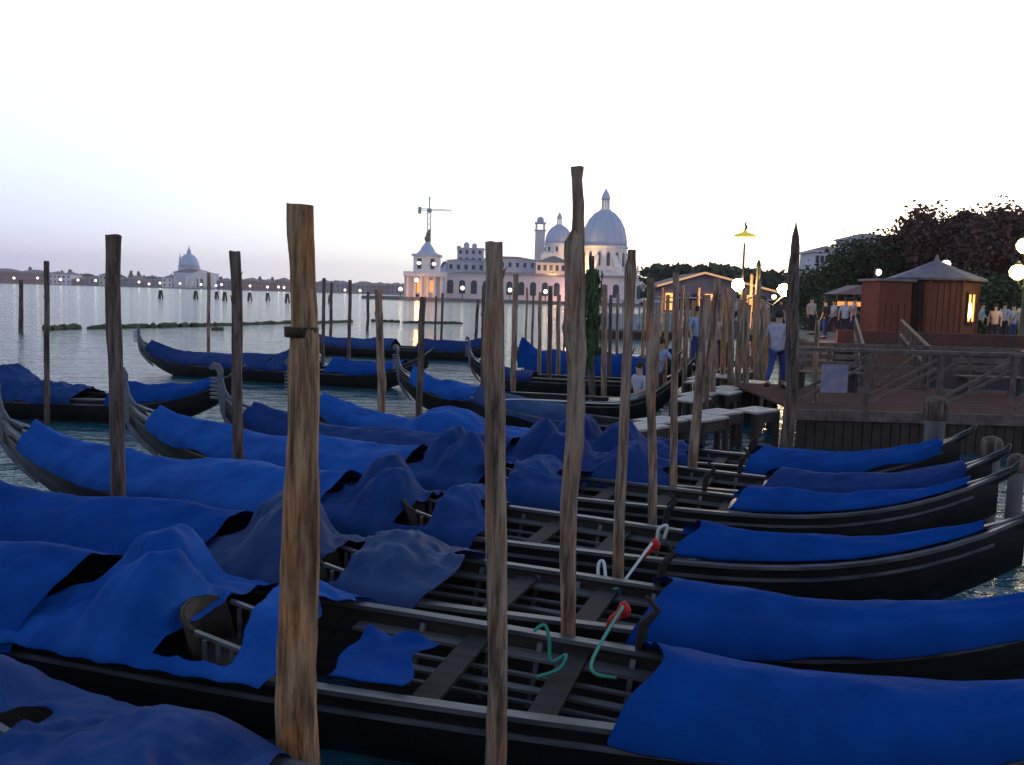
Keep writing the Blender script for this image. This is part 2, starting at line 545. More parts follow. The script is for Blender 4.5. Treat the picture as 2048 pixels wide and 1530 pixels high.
def gauss(x, c, w): return math.exp(-((x - c) / w) ** 2)
def ridge(h0, h1, s0, s1, p=1.0, bumps=.02, seed=0):
    def f(s, v):
        u = (s - s0) / (s1 - s0)
        h = h0 + (h1 - h0) * u
        r = max(0, 1 - abs(v)) ** p
        return h * r + bumps * math.sin(u * 17 + seed) * r + bumps * 2.5 * abs(noise.noise(Vector((s * 9 + seed, v * 2, 0)))) * r
    return f
def humps(hs, base=.1, seed=0):
    def f(s, v):
        h = base * (1 - abs(v)) ** .6
        for (c, vc, a, ws, wv) in hs:
            a_ = a * (1 + .18 * noise.noise(Vector((v * 3 + seed, s * 20, c * 50))))
            h = max(h, a_ * (.62 * math.exp(-(abs(s - c) / (ws * 1.05)) ** 4.5 - (abs(v - vc) / wv) ** 4) + .38 * math.exp(-(abs(s - c - .006) / (ws * .85)) ** 2 - (abs(v - vc - .1) / wv) ** 2)))
        # pulled folds
        h += .05 * abs(noise.noise(Vector((s * 22 + seed, v * 2.6 + s * 14, seed)))) * (1 - abs(v))
        return h
    return f

G_ROW = 'covered gondolas moored side by side in the near row'
near = [
 ('B1', (-7.9, 6.35), (2.7, 1.75), 'black gondola cut off by the bottom left corner under a dark slipping tarpaulin'),
 ('B2', (-7.3, 7.4), (3.6, 4.1), 'black gondola along the bottom edge, its pale gunwale crossing behind the two thickest poles'),
 ('B3', (-6.9, 8.95), (3.9, 5.35), 'black gondola with a worn grey-blue hump behind the thickest pole'),
 ('B4', (-6.4, 11.1), (4.15, 6.98), 'black gondola with its iron bow at the left edge, behind the grey-blue hump'),
 ('B5', (-5.6, 12.9), (4.9, 8.75), 'black gondola with its bow iron just right of the tall dark left pole'),
 ('B6', (-4.5, 13.9), (5.45, 9.9), 'black gondola with a dull navy bow cover and a purplish stern cover'),
 ('B7', (-3.7, 15.3), (5.9, 11.5), 'farthest black gondola of the near row, with a bright blue hump beside the thickest pole'),
]
rolls = {'B1': .0, 'B2': .02, 'B3': -.02, 'B4': .015, 'B5': -.01, 'B6': .02, 'B7': 0}
for k, b, s, l in near: gondola(k, b, s, l, G_ROW, rolls[k])

GB, GS, GT = 'blue covers over the gondola bows', 'blue covers over the gondola sterns', 'tarpaulins draped over the gondola seats'
# ---- bow covers
cloth('B2', .05, .405, ridge(.25, .34, .05, .45, .7, .02, 1), M_blue, 'bow_cover', 'flat blue bow cover at the left edge in front of the bright blue seat hump', 'tarpaulin', GB, seed=1)
cloth('B3', .05, .425, ridge(.22, .32, .05, .45, .8, .03, 2), M_blue, 'bow_cover', 'blue bow cover running in from the left edge towards the grey-blue hump', 'tarpaulin', GB, seed=2)
cloth('B4', .05, .445, ridge(.16, .30, .05, .46, .8, .03, 3), M_bright, 'bow_cover', 'long blue bow cover passing behind the lower end of the dark left pole', 'tarpaulin', GB, seed=3)
cloth('B5', .05, .425, ridge(.18, .28, .05, .46, .8, .03, 4), M_bright, 'bow_cover', 'bright blue bow cover between the dark left pole and the thickest pole', 'tarpaulin', GB, seed=4)
cloth('B6', .05, .46, ridge(.14, .28, .05, .46, .8, .02, 5), M_purple, 'bow_cover', 'dull navy bow cover low behind the thickest pole', 'tarpaulin', GB, seed=5)
cloth('B7', .05, .44, humps([(.28, 0, .36, .06, .8), (.1, 0, .12, .05, .8)], .14, 6), M_bright, 'bow_cover', 'bright blue bow cover with a hump just right of the thickest pole', 'tarpaulin', GB, seed=6)
# ---- seat tarps
def holef(sc, ws, v0, v1):
    return lambda s, v: (abs(s - sc) < ws * (1 - .6 * (v - v0) / (v1 - v0))) and v0 < v < v1
cloth('B1', .43, .64, humps([(.455, -.1, .42, .03, .7), (.485, 0, .30, .02, .7), (.58, .2, .2, .03, .8)], .12, 11), M_navy, 'seat_cover', 'dark blue tarpaulin in the bottom left corner beside a bare slatted seat', 'tarpaulin', GT, seed=11, drape=.4, hole=holef(.522, .018, -.95, .3), edge=.05)
cloth('B2', .40, .565, humps([(.438, .3, .50, .026, .5), (.462, -.35, .50, .024, .5), (.53, .1, .22, .03, .7)], .12, 12), M_bright, 'seat_cover', 'bright blue twin-humped tarpaulin over the seats at lower left', 'tarpaulin', GT, nx=56, ny=26, seed=12, drape=.03, hole=holef(.515, .024, -.8, .35), edge=.03)
cloth('B2', .588, .628, lambda s, v: .02 + .05 * abs(math.sin(s * 120)) * (v > 0), M_blue, 'loose_cover', 'small scalloped blue cloth between the two thickest poles', 'tarpaulin', GT, nx=22, seed=19, drape=.0, edge=.012, over=-.1, hole=lambda s, v: v > .1)
cloth('B3', .42, .60, humps([(.455, .3, .50, .024, .5), (.478, -.3, .46, .026, .5), (.55, 0, .24, .03, .8)], .13, 13), M_greyblue, 'seat_cover', 'worn grey-blue humped tarpaulin behind the thickest pole', 'tarpaulin', GT, nx=56, ny=26, seed=13, drape=.36, hole=holef(.525, .016, -.8, .2), edge=.05)
cloth('B4', .44, .60, humps([(.478, .2, .50, .022, .5), (.498, -.3, .42, .024, .5), (.56, 0, .26, .025, .8)], .13, 14), M_navy, 'seat_cover', 'navy tarpaulin with one high hump just right of the thickest pole', 'tarpaulin', GT, nx=56, ny=26, seed=14, drape=.4, hole=holef(.54, .016, -.75, .2), edge=.05)
cloth('B5', .42, .60, humps([(.455, .2, .55, .022, .5), (.485, -.2, .46, .024, .5), (.56, 0, .24, .03, .8)], .13, 15), M_navy, 'seat_cover', 'navy tarpaulin with two soft humps left of the rough middle pole', 'tarpaulin', GT, nx=56, ny=26, seed=15, drape=.35, edge=.04, hole=holef(.535, .015, -.75, .2))
cloth('B6', .44, .66, humps([(.49, .1, .5, .026, .6), (.53, -.2, .42, .03, .6), (.61, 0, .3, .03, .8)], .13, 16), M_purple, 'seat_cover', 'dim purple-blue tarpaulin right of the rough middle pole', 'tarpaulin', GT, seed=16, drape=.3, edge=.04)
cloth('B7', .43, .66, humps([(.49, .1, .45, .03, .6), (.56, -.2, .36, .03, .6)], .13, 17), M_purple, 'seat_cover', 'farthest dim seat tarpaulin of the near row, behind the tall knotted pole', 'tarpaulin', GT, seed=17, drape=.25, edge=.04)
# ---- stern covers
sc = [
 ('B2', .732, M_blue, 'large blue stern cover filling the bottom right corner'),
 ('B3', .728, M_blue, 'blue stern cover second up from the bottom right, tied with red'),
 ('B4', .752, M_blue, 'blue stern cover above a pale double gunwale that sweeps up at the right edge'),
 ('B5', .765, M_blue, 'blue stern cover with a smooth pale gunwale, directly above the red-tied one'),
 ('B6', .765, M_purple, 'dim purplish stern cover squeezed between two brighter blue ones'),
 ('B7', .735, M_blue, 'farthest and thinnest blue stern cover, below the railed landing'),
]
for i, (k, s0, m, l) in enumerate(sc):
    cloth(k, s0, .975, ridge(.22, .05, s0, .975, .8, .01, i * 3), m, 'stern_cover', l, 'tarpaulin', GS, seed=20 + i, drape=.02 if k in ('B4', 'B5') else .11, edge=.006, nx=30, over=-.10 if k in ('B4', 'B5') else .06, skew=.022)

# ---- wooden seats showing under the tarps
M_s = mat('dark_seat_wood', (.025, .018, .016), .7, noise_scale=6, col2=(.05, .035, .03), spec=.15)
def seat_part(boat, s, y, rz):
    t = MB().box((0, 0, 0), (.46, .5, .06)).build('armchair', M_s, BOATS[boat], bevel=.01)
    t.location = (s * GL, y, .34); t.rotation_euler = (0, 0, rz)
    b = MB(); rows = []
    for i in range(9):
        a = -PI / 2 + PI * i / 8
        x = -.08 - .15 * math.cos(a); yy = .26 * math.sin(a)
        rows.append([(x, yy, .03), (x - .06, yy, .27 + .08 * math.cos(a))])
    o = b.grid(rows).build('backrest', M_s, t, True)
    so = o.modifiers.new('t', 'SOLIDIFY'); so.thickness = .03
    MB().tube([(r[1][0], r[1][1], r[1][2]) for r in rows], .012, 6).build('top_rail', M_s, t, True)
    for sd in (-1, 1):
        MB().bar((-.12, sd * .27, .27), (.24, sd * .27, .15), .04, .022).build('armrest', M_rail, t)
        for q in range(4):
            MB().box((-.06 + q * .085, sd * .27, .1), (.028, .02, .24 - q * .02)).build('slat', M_rail, t)
seat_part('B1', .525, -.2, .1)
seat_part('B2', .515, -.2, .2)
seat_part('B3', .527, -.2, .3)
seat_part('B4', .542, -.2, .3)
seat_part('B5', .54, -.2, .3)

# ---- outer boats
G_OUT = 'gondolas lying farther out between the thin poles'
outer = [
 ('F', (-16.4, 18.6), (-5.4, 17.3), 'black gondola at the far left, its bare stern curling up beside the second dark pole'),
 ('A', (-11.6, 27.6), (-2.35, 24.6), 'long gondola with raised iron bow and blue covers alone in the open water at left'),
 ('Bf', (-9.2, 37.8), (-.6, 36.2), 'outermost gondola, a thin dark line of hull behind the thickest pole'),
 ('C', (-2.6, 20.4), (3.6, 19.4), 'small gondola with a bright blue bow cover beside the bright patch of water'),
 ('D', (-1.2, 25.4), (4.9, 24.2), 'dark uncovered gondola whose iron bow shows just left of the rough middle pole'),
 ('E', (0.1, 30.5), (5.2, 27.6), 'gondola draped in a tall blue tarpaulin behind the cluster of thin poles'),
 ('I', (3.2, 36), (9.5, 33.4), 'dark gondola beyond the blue-draped one near the landing stage'),
]
for k, b, s, l in outer: gondola(k, b, s, l, G_OUT, far=True)
cloth('F', .5, .62, humps([(.56, 0, .5, .045, .8)], .2, 31), M_navy, 'seat_cover', 'navy tarpaulin bundled over the seats of the gondola at the far left', 'tarpaulin', seed=31, group=None)
cloth('F', .78, .975, ridge(.3, .05, .78, .97, .8), M_blue, 'stern_cover', 'blue stern cover behind the tall dark left pole', 'tarpaulin', seed=32, group=None)
cloth('F', .62, .72, ridge(.22, .12, .62, .72, .8), M_navy, 'seat_cover', 'low navy cover left of the thin second pole from the left edge', 'tarpaulin', seed=33, group=None)
cloth('A', .04, .5, ridge(.16, .3, .04, .5, .8), M_purple, 'bow_cover', 'dull blue bow cover of the gondola alone in open water', 'tarpaulin', seed=34, group=None)
cloth('A', .5, .62, humps([(.55, 0, .42, .05, .8)], .2, 35), M_navy, 'seat_cover', 'dark lumpy seat cover in the middle of the gondola alone in open water', 'tarpaulin', seed=35, group=None)
cloth('A', .7, .93, ridge(.3, .1, .7, .93, .8), M_blue, 'stern_cover', 'blue stern cover of the gondola alone in open water', 'tarpaulin', seed=36, group=None)
cloth('Bf', .05, .5, ridge(.2, .3, .05, .5, .8), M_navy, 'bow_cover', 'dark blue bow cover of the outermost gondola', 'tarpaulin', seed=37, group=None)
cloth('Bf', .62, .95, ridge(.35, .25, .6, .95, .8), M_purple, 'stern_cover', 'dark blue stern cover of the outermost gondola, left of the rough middle pole', 'tarpaulin', seed=38, group=None)
cloth('C', .05, .40, ridge(.2, .16, .05, .4, .7, .04), M_bright, 'bow_cover', 'bright blue bow cover beside the bright patch of water left of the rough middle pole', 'tarpaulin', seed=39, group=None)
cloth('D', .05, .3, ridge(.1, .12, .05, .3, .8), M_purple, 'bow_cover', 'dark bow cover peeking out left of the rough middle pole', 'tarpaulin', seed=40, group=None)
cloth('E', .04, .95, lambda s, v: .42 * (1 - abs(v)) ** .5 + .06 * math.sin(s * 30), M_blue, 'boat_cover', 'tall blue tarpaulin draped down the whole side of the gondola behind the thin poles', 'tarpaulin', seed=41, group=None, drape=.5, nx=60)

# ================================================================== MOORING POLES
def pole(top, base_px, D, w0, w1, m, label, group=None, kink=None, seed=0, tip='flat', band=None, sides=12, name='mooring_pole', prof=None):
    """top pixel, base x pixel, distance, width (px) at top and at bottom"""
    T = atD(top[0], top[1], D)
    Bp = atD(base_px[0], base_px[1], D)
    B = Bp.copy()
    if B.z > -1.2:      # carry on down below the water
        d = (B - T) / (T.z - B.z)
        B = T + d * (T.z + 1.2)
    r0, r1 = w0 / 2 / FPX * D, w1 / 2 / FPX * D
    root = thing(name, label, 'mooring pole', (B.x, B.y, B.z), 0, group)
    L = T - B
    n = (60 if prof or sides >= 16 else 34) if sides >= 12 else 12
    mb = MB(); b0 = 0
    for i in range(n + 1):
        u = i / n
        c = L * u
        r = r1 + (r0 - r1) * u
        if prof:
            yy = top[1] + (1 - u) * (top[1] * 0 + 0)
            zc = B.z + c.z
            # outline by height: find the measured rows around this height
            q = [(atD(x_, y_, D), w_ / 2 / FPX * D) for (y_, x_, w_) in prof]
            if zc >= q[0][0].z: c.x = q[0][0].x - B.x; r = q[0][1]
            elif zc <= q[-1][0].z: r = q[-1][1]; c.x = q[-1][0].x - B.x
            else:
                for (p1, r1_), (p2, r2_) in zip(q[:-1], q[1:]):
                    if p2.z <= zc <= p1.z:
                        f_ = (p1.z - zc) / (p1.z - p2.z); f_ = f_ * f_ * (3 - 2 * f_)
                        c.x = p1.x + (p2.x - p1.x) * f_ - B.x; r = r1_ + (r2_ - r1_) * f_; break
        if kink:
            for (ku, kx, kr, kw) in kink:
                g = math.exp(-((u - ku) / kw) ** 2)
                c = c + Vector((kx * g, 0, 0)); r *= 1 + kr * g
        c = c + Vector((noise.noise(Vector((u * 3, seed, 0))), noise.noise(Vector((u * 3, seed, 9))), 0)) * r * .5
        if tip == 'point' and u > .95: r *= max(.12, (1 - u) / .05)
        for k in range(sides):
            t = 2 * PI * k / sides
            rr = r * (1 + .13 * noise.noise(Vector((math.cos(t) * 1.3, math.sin(t) * 1.3, u * L.z * 1.6 + seed * 5))) + .09 * noise.noise(Vector((math.cos(t) * 4, math.sin(t) * 4, u * L.z * 5 + seed))) + .10 * max(0, noise.noise(Vector((math.cos(t) * 2, math.sin(t) * 2, u * L.z * 3 + seed * 2))) - .25) * 3)
            zz = c.z
            if tip == 'flat' and i == n: zz += r * .25 * noise.noise(Vector((math.cos(t), math.sin(t), seed)))
            mb.v.append((c.x + rr * math.cos(t), c.y + rr * math.sin(t), zz))
    for i in range(n):
        for k in range(sides):
            k2 = (k + 1) % sides
            mb.f.append((i * sides + k, i * sides + k2, (i + 1) * sides + k2, (i + 1) * sides + k))
    mb.f.append(tuple(n * sides + k for k in range(sides)))
    sh = mb.build('shaft', m, root, True)
    if sides >= 12:
        bm = bmesh.new(); bm.from_mesh(sh.data)
        top_f = max(bm.faces, key=lambda f: f.calc_center_median().z)
        for e in top_f.edges: e.smooth = False
        top_f.smooth = False
        bm.to_mesh(sh.data); bm.free()
    if band:
        for by, bw in band:
            P = atD(top[0], by, D)
            u = (P.z - B.z) / L.z; c = L * u
            r = 58 / 2 / FPX * D * 1.16; c = Vector((atD(603, by, D).x - B.x, L.y * u, P.z - B.z))
            MB().lathe([(r * .9, -bw), (r, -bw), (r * 1.02, bw), (r * .9, bw)], 16, c).build('iron_band', mat('rusty_iron', (.03, .02, .018), .8, .3, noise_scale=20, col2=(.07, .035, .02), bump=.01), root, True)
    if sides >= 12:     # splinters
        rnd = random.Random(seed)
        for q in range(3):
            u = rnd.uniform(.75, .97); a = rnd.uniform(-2.6, -.5) if q else rnd.choice((-.1, PI + .1)); r = (r1 + (r0 - r1) * u)
            c = L * u + Vector((math.cos(a) * r * .93, math.sin(a) * r * .93, 0))
            MB().tube([c, c + Vector((math.cos(a) * r * .2, math.sin(a) * r * .2, r * .8)), c + Vector((math.cos(a) * r * .5, math.sin(a) * r * .4, r * 1.3))], [r * .18, r * .12, r * .02], 5).build('splinter', m, root)
    return root

pole((600, 410), (594, 1560), 4.3, 50, 84, M_poleA, 'thickest orange-brown pole, standing nearest, with a dark band around it', seed=1, band=[(664, .025)], sides=22, prof=[(410, 600, 51), (640, 603, 51), (700, 603, 58), (850, 604, 64), (1072, 602, 75), (1530, 597, 88)])
pole((988, 484), (990, 1560), 4.15, 36, 46, M_poleB, 'rough grey-brown pole in the middle, flat-topped and reaching past the bottom edge', seed=2, sides=18, prof=[(484, 988, 36), (560, 990, 36), (700, 991, 44), (850, 994, 40), (1100, 993, 42), (1530, 990, 43)])
pole((1154, 334), (1131, 1300), 5.75, 24, 36, M_poleB, 'tallest pole, crooked and knotted with a swelling below its thin top', seed=3, prof=[(334, 1154, 27), (346, 1154, 21), (430, 1157, 23), (458, 1157, 26), (488, 1150, 42), (560, 1151, 42), (630, 1150, 39), (655, 1147, 46), (700, 1153, 43), (740, 1153, 38), (880, 1151, 38), (1000, 1141, 34), (1300, 1135, 31)], sides=18)
pole((1264, 500), (1236, 1165), 7.35, 20, 26, M_poleB, 'straight flat-topped pole right of the tallest crooked one, against the big dome', seed=4, sides=16, prof=[(500, 1264, 16), (522, 1263, 17), (538, 1261, 23), (575, 1259, 22), (640, 1256, 18), (850, 1248, 20), (1165, 1236, 24)])
pole((226, 470), (238, 1000), 8.9, 29, 27, M_poleD, 'tall dark flat-topped pole at left, overlapping the domed church beyond', seed=5, sides=16)
pole((470, 503), (477, 935), 11.1, 22, 20, M_poleD, 'dark flat-topped pole between the tall left pole and the thickest one', seed=6, sides=14)
pole((93, 522), (94, 800), 16.9, 10, 11, M_poleD, 'thin round-topped pole near the left edge, in front of the red houses', seed=7, sides=12)
pole((42, 560), (42, 662), 47, 8, 10, M_poleD, 'short lone pole in open water nearest the left edge', seed=8, sides=8)
pole((417, 546), (417, 700), 34, 7, 7, M_poleB, 'slender pole beside the domed church beyond the lone gondola', seed=9, sides=8)
pole((757, 580), (764, 850), 17, 15, 16, M_poleB, 'light brown pole with a knob, left of the palace on the point', seed=10, kink=[(.55, .03, .15, .06)], sides=12)
pole((846, 594), (838, 830), 18.7, 13, 14, M_poleD, 'brown pole right below the tower on the point, against the bright water', seed=11, sides=12)
pole((969, 572), (966, 835), 17.5, 11, 13, M_poleD, 'thin dark pole touching the left side of the rough middle pole', seed=12, sides=12)
pole((1032, 548), (1026, 785), 23, 10, 12, M_poleB, 'light pole between the rough middle pole and the tallest crooked one', seed=13, sides=12)
pole((1301, 556), (1304, 1040), 9.1, 15, 20, M_poleB, 'brown pole whose foot stands beside the pale gunwale under the red gabled hall', seed=14, sides=14, kink=[(.75, 0, .2, .06)])
pole((1352, 545), (1346, 965), 10.6, 12, 18, M_poleB, 'narrow-headed pole against the left slope of the gabled roof', seed=15, sides=14)
pole((1413, 590), (1386, 930), 11.9, 17, 22, M_poleB, 'leaning pale pole in front of the crowded landing', seed=16, sides=14)
pole((1592, 440), (1576, 830), 14.8, 16, 24, M_poleD, 'tall dark pole with a sharpened top beside the street lamp', seed=17, tip='point', sides=14, prof=[(440, 1592, 9), (460, 1592, 13), (500, 1592, 17), (560, 1589, 24), (830, 1577, 25)])
pole((1183, 512), (1183, 700), 24, 11, 15, M_poleD, 'pole overgrown with green weed just right of the tallest crooked one', seed=18, sides=12)
pole((1436, 556), (1405, 835), 18, 13, 16, M_poleB, 'pole with a lit brownish head under the right slope of the gabled roof', seed=19, sides=12)
G3 = 'thin poles standing in the open channel'
for i, (x, y0, y1, D, w) in enumerate([(648, 556, 700, 33, 7), (663, 565, 665, 45, 6), (700, 560, 720, 30, 7), (737, 584, 645, 62, 6), (872, 592, 684, 40, 4), (885, 586, 686, 38, 5)]):
    pole((x, y0), (x - 2, y1), D, w, w, M_poleD, ORD[i] + ' thin dark channel pole from the thickest pole towards the rough middle one', G3, seed=30 + i, sides=8)
G4 = 'thin poles clustered before the domed church'
for i, (x, y0, y1, D, w) in enumerate([(956, 600, 650, 52, 6), (1054, 575, 700, 40, 4), (1067, 580, 690, 40, 4), (1081, 584, 750, 28, 7), (1101, 572, 790, 25, 9), (1118, 590, 750, 28, 8), (1131, 592, 690, 38, 4), (1210, 570, 830, 23, 11), (1222, 590, 760, 27, 7), (1236, 588, 755, 29, 6)]):
    pole((x, y0), (x - 3, y1), D, w, w + 1, M_poleB if i % 2 else M_poleD, ORD[i] + ' thin pole rightward from the rough middle pole, before the domed church', G4, seed=40 + i, sides=8)
G5 = 'poles crowded together before the landing stage'
for i, (x, y0, y1, D, w) in enumerate([(1290, 600, 760, 30, 6), (1317, 618, 800, 20, 11), (1325, 575, 720, 36, 6), (1336, 590, 790, 24, 8), (1366, 570, 740, 32, 7), (1375, 585, 800, 24, 9), (1388, 600, 780, 26, 8), (1398, 575, 740, 34, 7), (1403, 612, 800, 20.5, 10), (1424, 600, 790, 22, 12), (1431, 618, 800, 19.5, 11), (1444, 590, 740, 32, 7), (1452, 575, 790, 24, 11), (1466, 590, 800, 23, 12), (1482, 600, 800, 21, 13), (1490, 575, 760, 27, 8), (1497, 610, 800, 22, 12), (1504, 548, 700, 34, 6), (1512, 590, 770, 26, 8), (1520, 558, 720, 30, 8), (1528, 600, 790, 24, 10), (1535, 620, 790, 25, 10), (1636, 640, 830, 17.5, 10)]):
    pole((x, y0), (x - 8, y1), D, w, w + 2, M_poleA if i % 3 == 0 else M_poleB, ORD[i] + ' pole from the left in the warm brown crowd before the landing stage', G5, seed=60 + i, sides=10)
P = atD(1183, 600, 24); rnd = random.Random(4); gw = MB()
for k in range(1500):
    z = rnd.uniform(.9, 3.5); a = rnd.uniform(0, 2 * PI); rr = rnd.uniform(.05, .30) * (.25 + 1.0 * math.sin(PI * (z - .5) / 3.6) ** 1.2) * (1 + 1.1 * noise.noise(Vector((z * 1.7, math.cos(a), math.sin(a)))))
    p = Vector((rr * math.cos(a), rr * math.sin(a), z)); l = rnd.uniform(.05, .12)
    b = len(gw.v); q = Vector((-math.sin(a), math.cos(a), 0)) * l * .4
    gw.v += [tuple(p - q), tuple(p + q), tuple(p + q * .4 + Vector((0, 0, -l * 2))), tuple(p - q * .4 + Vector((0, 0, -l * 2)))]; gw.f.append((b, b + 1, b + 2, b + 3))
gt = [o for o in COL.objects if o.name.startswith('mooring_pole') and o.get('label', '').startswith('pole overgrown')][0]
gg = gw.build('weed', M_green, gt); gg.location = Vector((P.x, 24, 0)) - gt.location
# short thick mooring posts by the sterns
def post(px, py, D, w, h_px, label, cap=True):
    T = atD(px, py, D); r = w / 2 / FPX * D
    t = thing('mooring_post', label, 'mooring post', (T.x, T.y, -1), 0, 'short thick posts by the gondola sterns')
    MB().lathe([(r * .9, 0), (r * .85, T.z + 1 - r * 1.8), (r * .8, T.z + 1 - r * 1.2)], 14).build('shaft', mat('pale_post_wood', (.15, .14, .15), .8, noise_scale=3, col2=(.08, .07, .07), bump=.01, stretch=(3, 3, .4)), t, True)
    MB().lathe([(r * .86, T.z + 1 - r * 2.2), (r * 1.05, T.z + 1 - r * 2.1), (r * 1.08, T.z + 1 - r * .7), (r * .8, T.z + 1 - r * .2), (r * .2, T.z + 1)], 14).build('cap', M_poleD, t, True)
post(1874, 792, 14.0, 44, 0, 'thick post with a dark rounded cap at the corner of the railed landing')
post(1985, 872, 10.7, 40, 0, 'short grey post between the curled sterns near the right edge')
post(2036, 907, 9.4, 34, 0, 'short grey post cut by the right edge behind the curled sterns')

# ================================================================== LANDING STAGE, STEPS
M_plank = mat('pale_planks', (.42, .36, .34), .6, noise_scale=5, col2=(.28, .23, .22), bump=.003, stretch=(.5, 4, 1))
M_plankd = mat('reddish_deck_planks', (.11, .05, .045), .95, noise_scale=5, col2=(.06, .03, .028), bump=.003, stretch=(.5, 4, 1), spec=.05)
M_railw = mat('weathered_railing', (.15, .10, .095), .85, noise_scale=6, col2=(.08, .052, .05), bump=.004)
M_under = mat('dark_pile', (.03, .02, .02), .9, noise_scale=4, col2=(.05, .035, .03), bump=.01)
def jetty(x0, y0, x1, y1, z, wid, label, nsteps, rise=0, pm=M_plank):
    d = Vector((x1 - x0, y1 - y0, 0)); L = d.length; ang = math.atan2(d.y, d.x)
    t = thing('jetty', label, 'jetty', (x0, y0, 0), ang)
    seg = L / nsteps
    for k in range(nsteps):
        off = (k % 2) * .25
        zz = z + rise * k
        nb = 3
        for q in range(nb):
            MB().box((seg * (k + .5), off + (q - 1) * wid / nb, zz - .02 + .002 * q), (seg * .93, wid / nb * .93, .04)).build('plank', pm, t, bevel=.004)
        for q in (.08, .92):
            for sd in (-1, 1):
                MB().tube([(seg * (k + q), off + sd * wid * .42, -1), (seg * (k + q), off + sd * wid * .42, zz - .04)], .06, 6).build('pile', M_under, t)
        MB().box((seg * (k + .5), off - wid * .42, zz - .13), (seg * .95, .06, .18)).build('beam', M_under, t)
    return t
jetty(1.75, 13.7, 4.95, 17.0, .7, .55, 'nearest stepped jetty of pale planks running off behind the poles', 5)
jetty(3.4, 17.6, 6.6, 22.6, .72, .55, 'second stepped jetty of pale planks, between the crowded poles', 6)
jetty(4.4, 21.3, 7.2, 26.6, .75, .55, 'farthest stepped jetty of pale planks, seen just over the second one', 6)
# landing platform
PX0, PX1, PY0, PY1, PZ = 5.3, 12.2, 16.6, 21.5, .74
t = thing('landing_stage', 'railed wooden landing stage in front of the octagonal kiosk', 'landing stage', (PX0, PY0, 0))
yv = 0
i = 0
while yv < PY1 - PY0:
    wdt = .18
    MB().box(((PX1 - PX0) / 2, yv + wdt / 2, PZ - .02 + .003 * (i % 3)), (PX1 - PX0, wdt * .94, .04)).build('plank', M_plankd, t)
    yv += wdt; i += 1
MB().box(((PX1 - PX0) / 2, -.04, PZ - .10), (PX1 - PX0, .06, .2)).build('fascia', M_railw, t)
for k in range(38): MB().box((.1 + k * (PX1 - PX0 - .1) / 38 + .08, .02, .28), (.16, .05, .62)).build('shade_backing_board', M_under, t)  # added dark boards standing in for the shade beneath the deck
for kx in range(6):
    for ky in range(3):
        MB().tube([(.3 + kx * 1.26, .3 + ky * 2, -1), (.3 + kx * 1.26, .3 + ky * 2, PZ - .05)], .11, 8).build('pile', M_under, t)
t2 = thing('railing', 'weathered wooden railing with slanting braces along the front of the landing stage', 'railing', (PX0, PY0 + .06, PZ))
Wp = PX1 - PX0
nP = 5
for k in range(nP + 1):
    x = k * Wp / nP
    MB().box((x, 0, .55), (.09, .09, 1.1)).build('post', M_railw, t2, bevel=.008)
MB().box((Wp / 2, 0, 1.13), (Wp + .1, .14, .07)).build('top_rail', M_railw, t2, bevel=.008)
for k in range(nP):
    x = k * Wp / nP
    for dz in (0, .17):
        MB().bar((x + .08, 0, .22 + dz - .1), (x + Wp / nP - .08, 0, .92 + dz - .1), .04, .05).build('brace', M_railw, t2)
t3 = thing('railing', 'second railing with crossed braces along the back of the landing stage', 'railing', (PX0 + 1.2, PY1 - .1, PZ))
for k in range(6): MB().box((k * 1.14, 0, .5), (.08, .08, 1.0)).build('post', M_railw, t3)
for zz in (.5, 1.02): MB().box((2.85, 0, zz), (5.8, .07, .07)).build('rail', M_railw, t3)
for k in range(5):
    MB().bar((k * 1.14 + .05, .0, .05), (k * 1.14 + 1.09, .0, .95), .04, .04).build('brace', M_railw, t3)
t3 = thing('gangway', 'sloping gangway with handrails climbing from the landing stage to the quay', 'gangway', (9.3, PY1, PZ), math.atan2(8.6, 3.1))
Lg = 10.6; rise = .52
for k in range(34):
    u = (k + .5) / 34
    MB().box((Lg * u, 0, rise * u), (.28, 1.5, .04)).build('plank', M_plankd, t3)
for sd in (-1, 1):
    for k in range(8):
        u = k / 7; MB().box((Lg * u, sd * .75, rise * u + .5), (.07, .07, 1.0)).build('post', M_railw, t3)
    for zz in (.5, 1.0): MB().bar((0, sd * .75, zz), (Lg, sd * .75, zz + rise), .06, .06).build('handrail', M_railw, t3)
    MB().bar((0, sd * .7, -.08), (Lg, sd * .7, rise - .08), .1, .16).build('beam', M_under, t3)
for (bx, lb) in ((7.2, 'wooden bench on the left part of the landing stage'), (10.9, 'wooden bench on the right part of the landing stage')):
    t3 = thing('bench', lb, 'bench', (bx, 20.2, PZ))
    for q in range(3): MB().box((0, (q - 1) * .13, .44), (1.5, .11, .03)).build('slat', M_railw, t3)
    for q in range(2): MB().box((0, .24, .62 + q * .16), (1.5, .03, .11)).build('backrest', M_railw, t3)
    for i in (-1, 1): MB().box((i * .6, .02, .21), (.06, .42, .42)).build('leg', M_under, t3)
# parapet under it, reddish wall
t4 = MB().box((0, 0, 0), (24, .25, .5)).build('parapet', mat('dark_red_wall', (.10, .035, .03), .85, noise_scale=3, col2=(.06, .03, .025), bump=.01), bevel=.01)
t4.location = (24, 32.2, 1.55); t4.rotation_euler = (0, 0, math.atan2(-3.5, 49)); tag(t4, 'low dark red parapet wall in front of the kiosk and the crowd', 'wall')
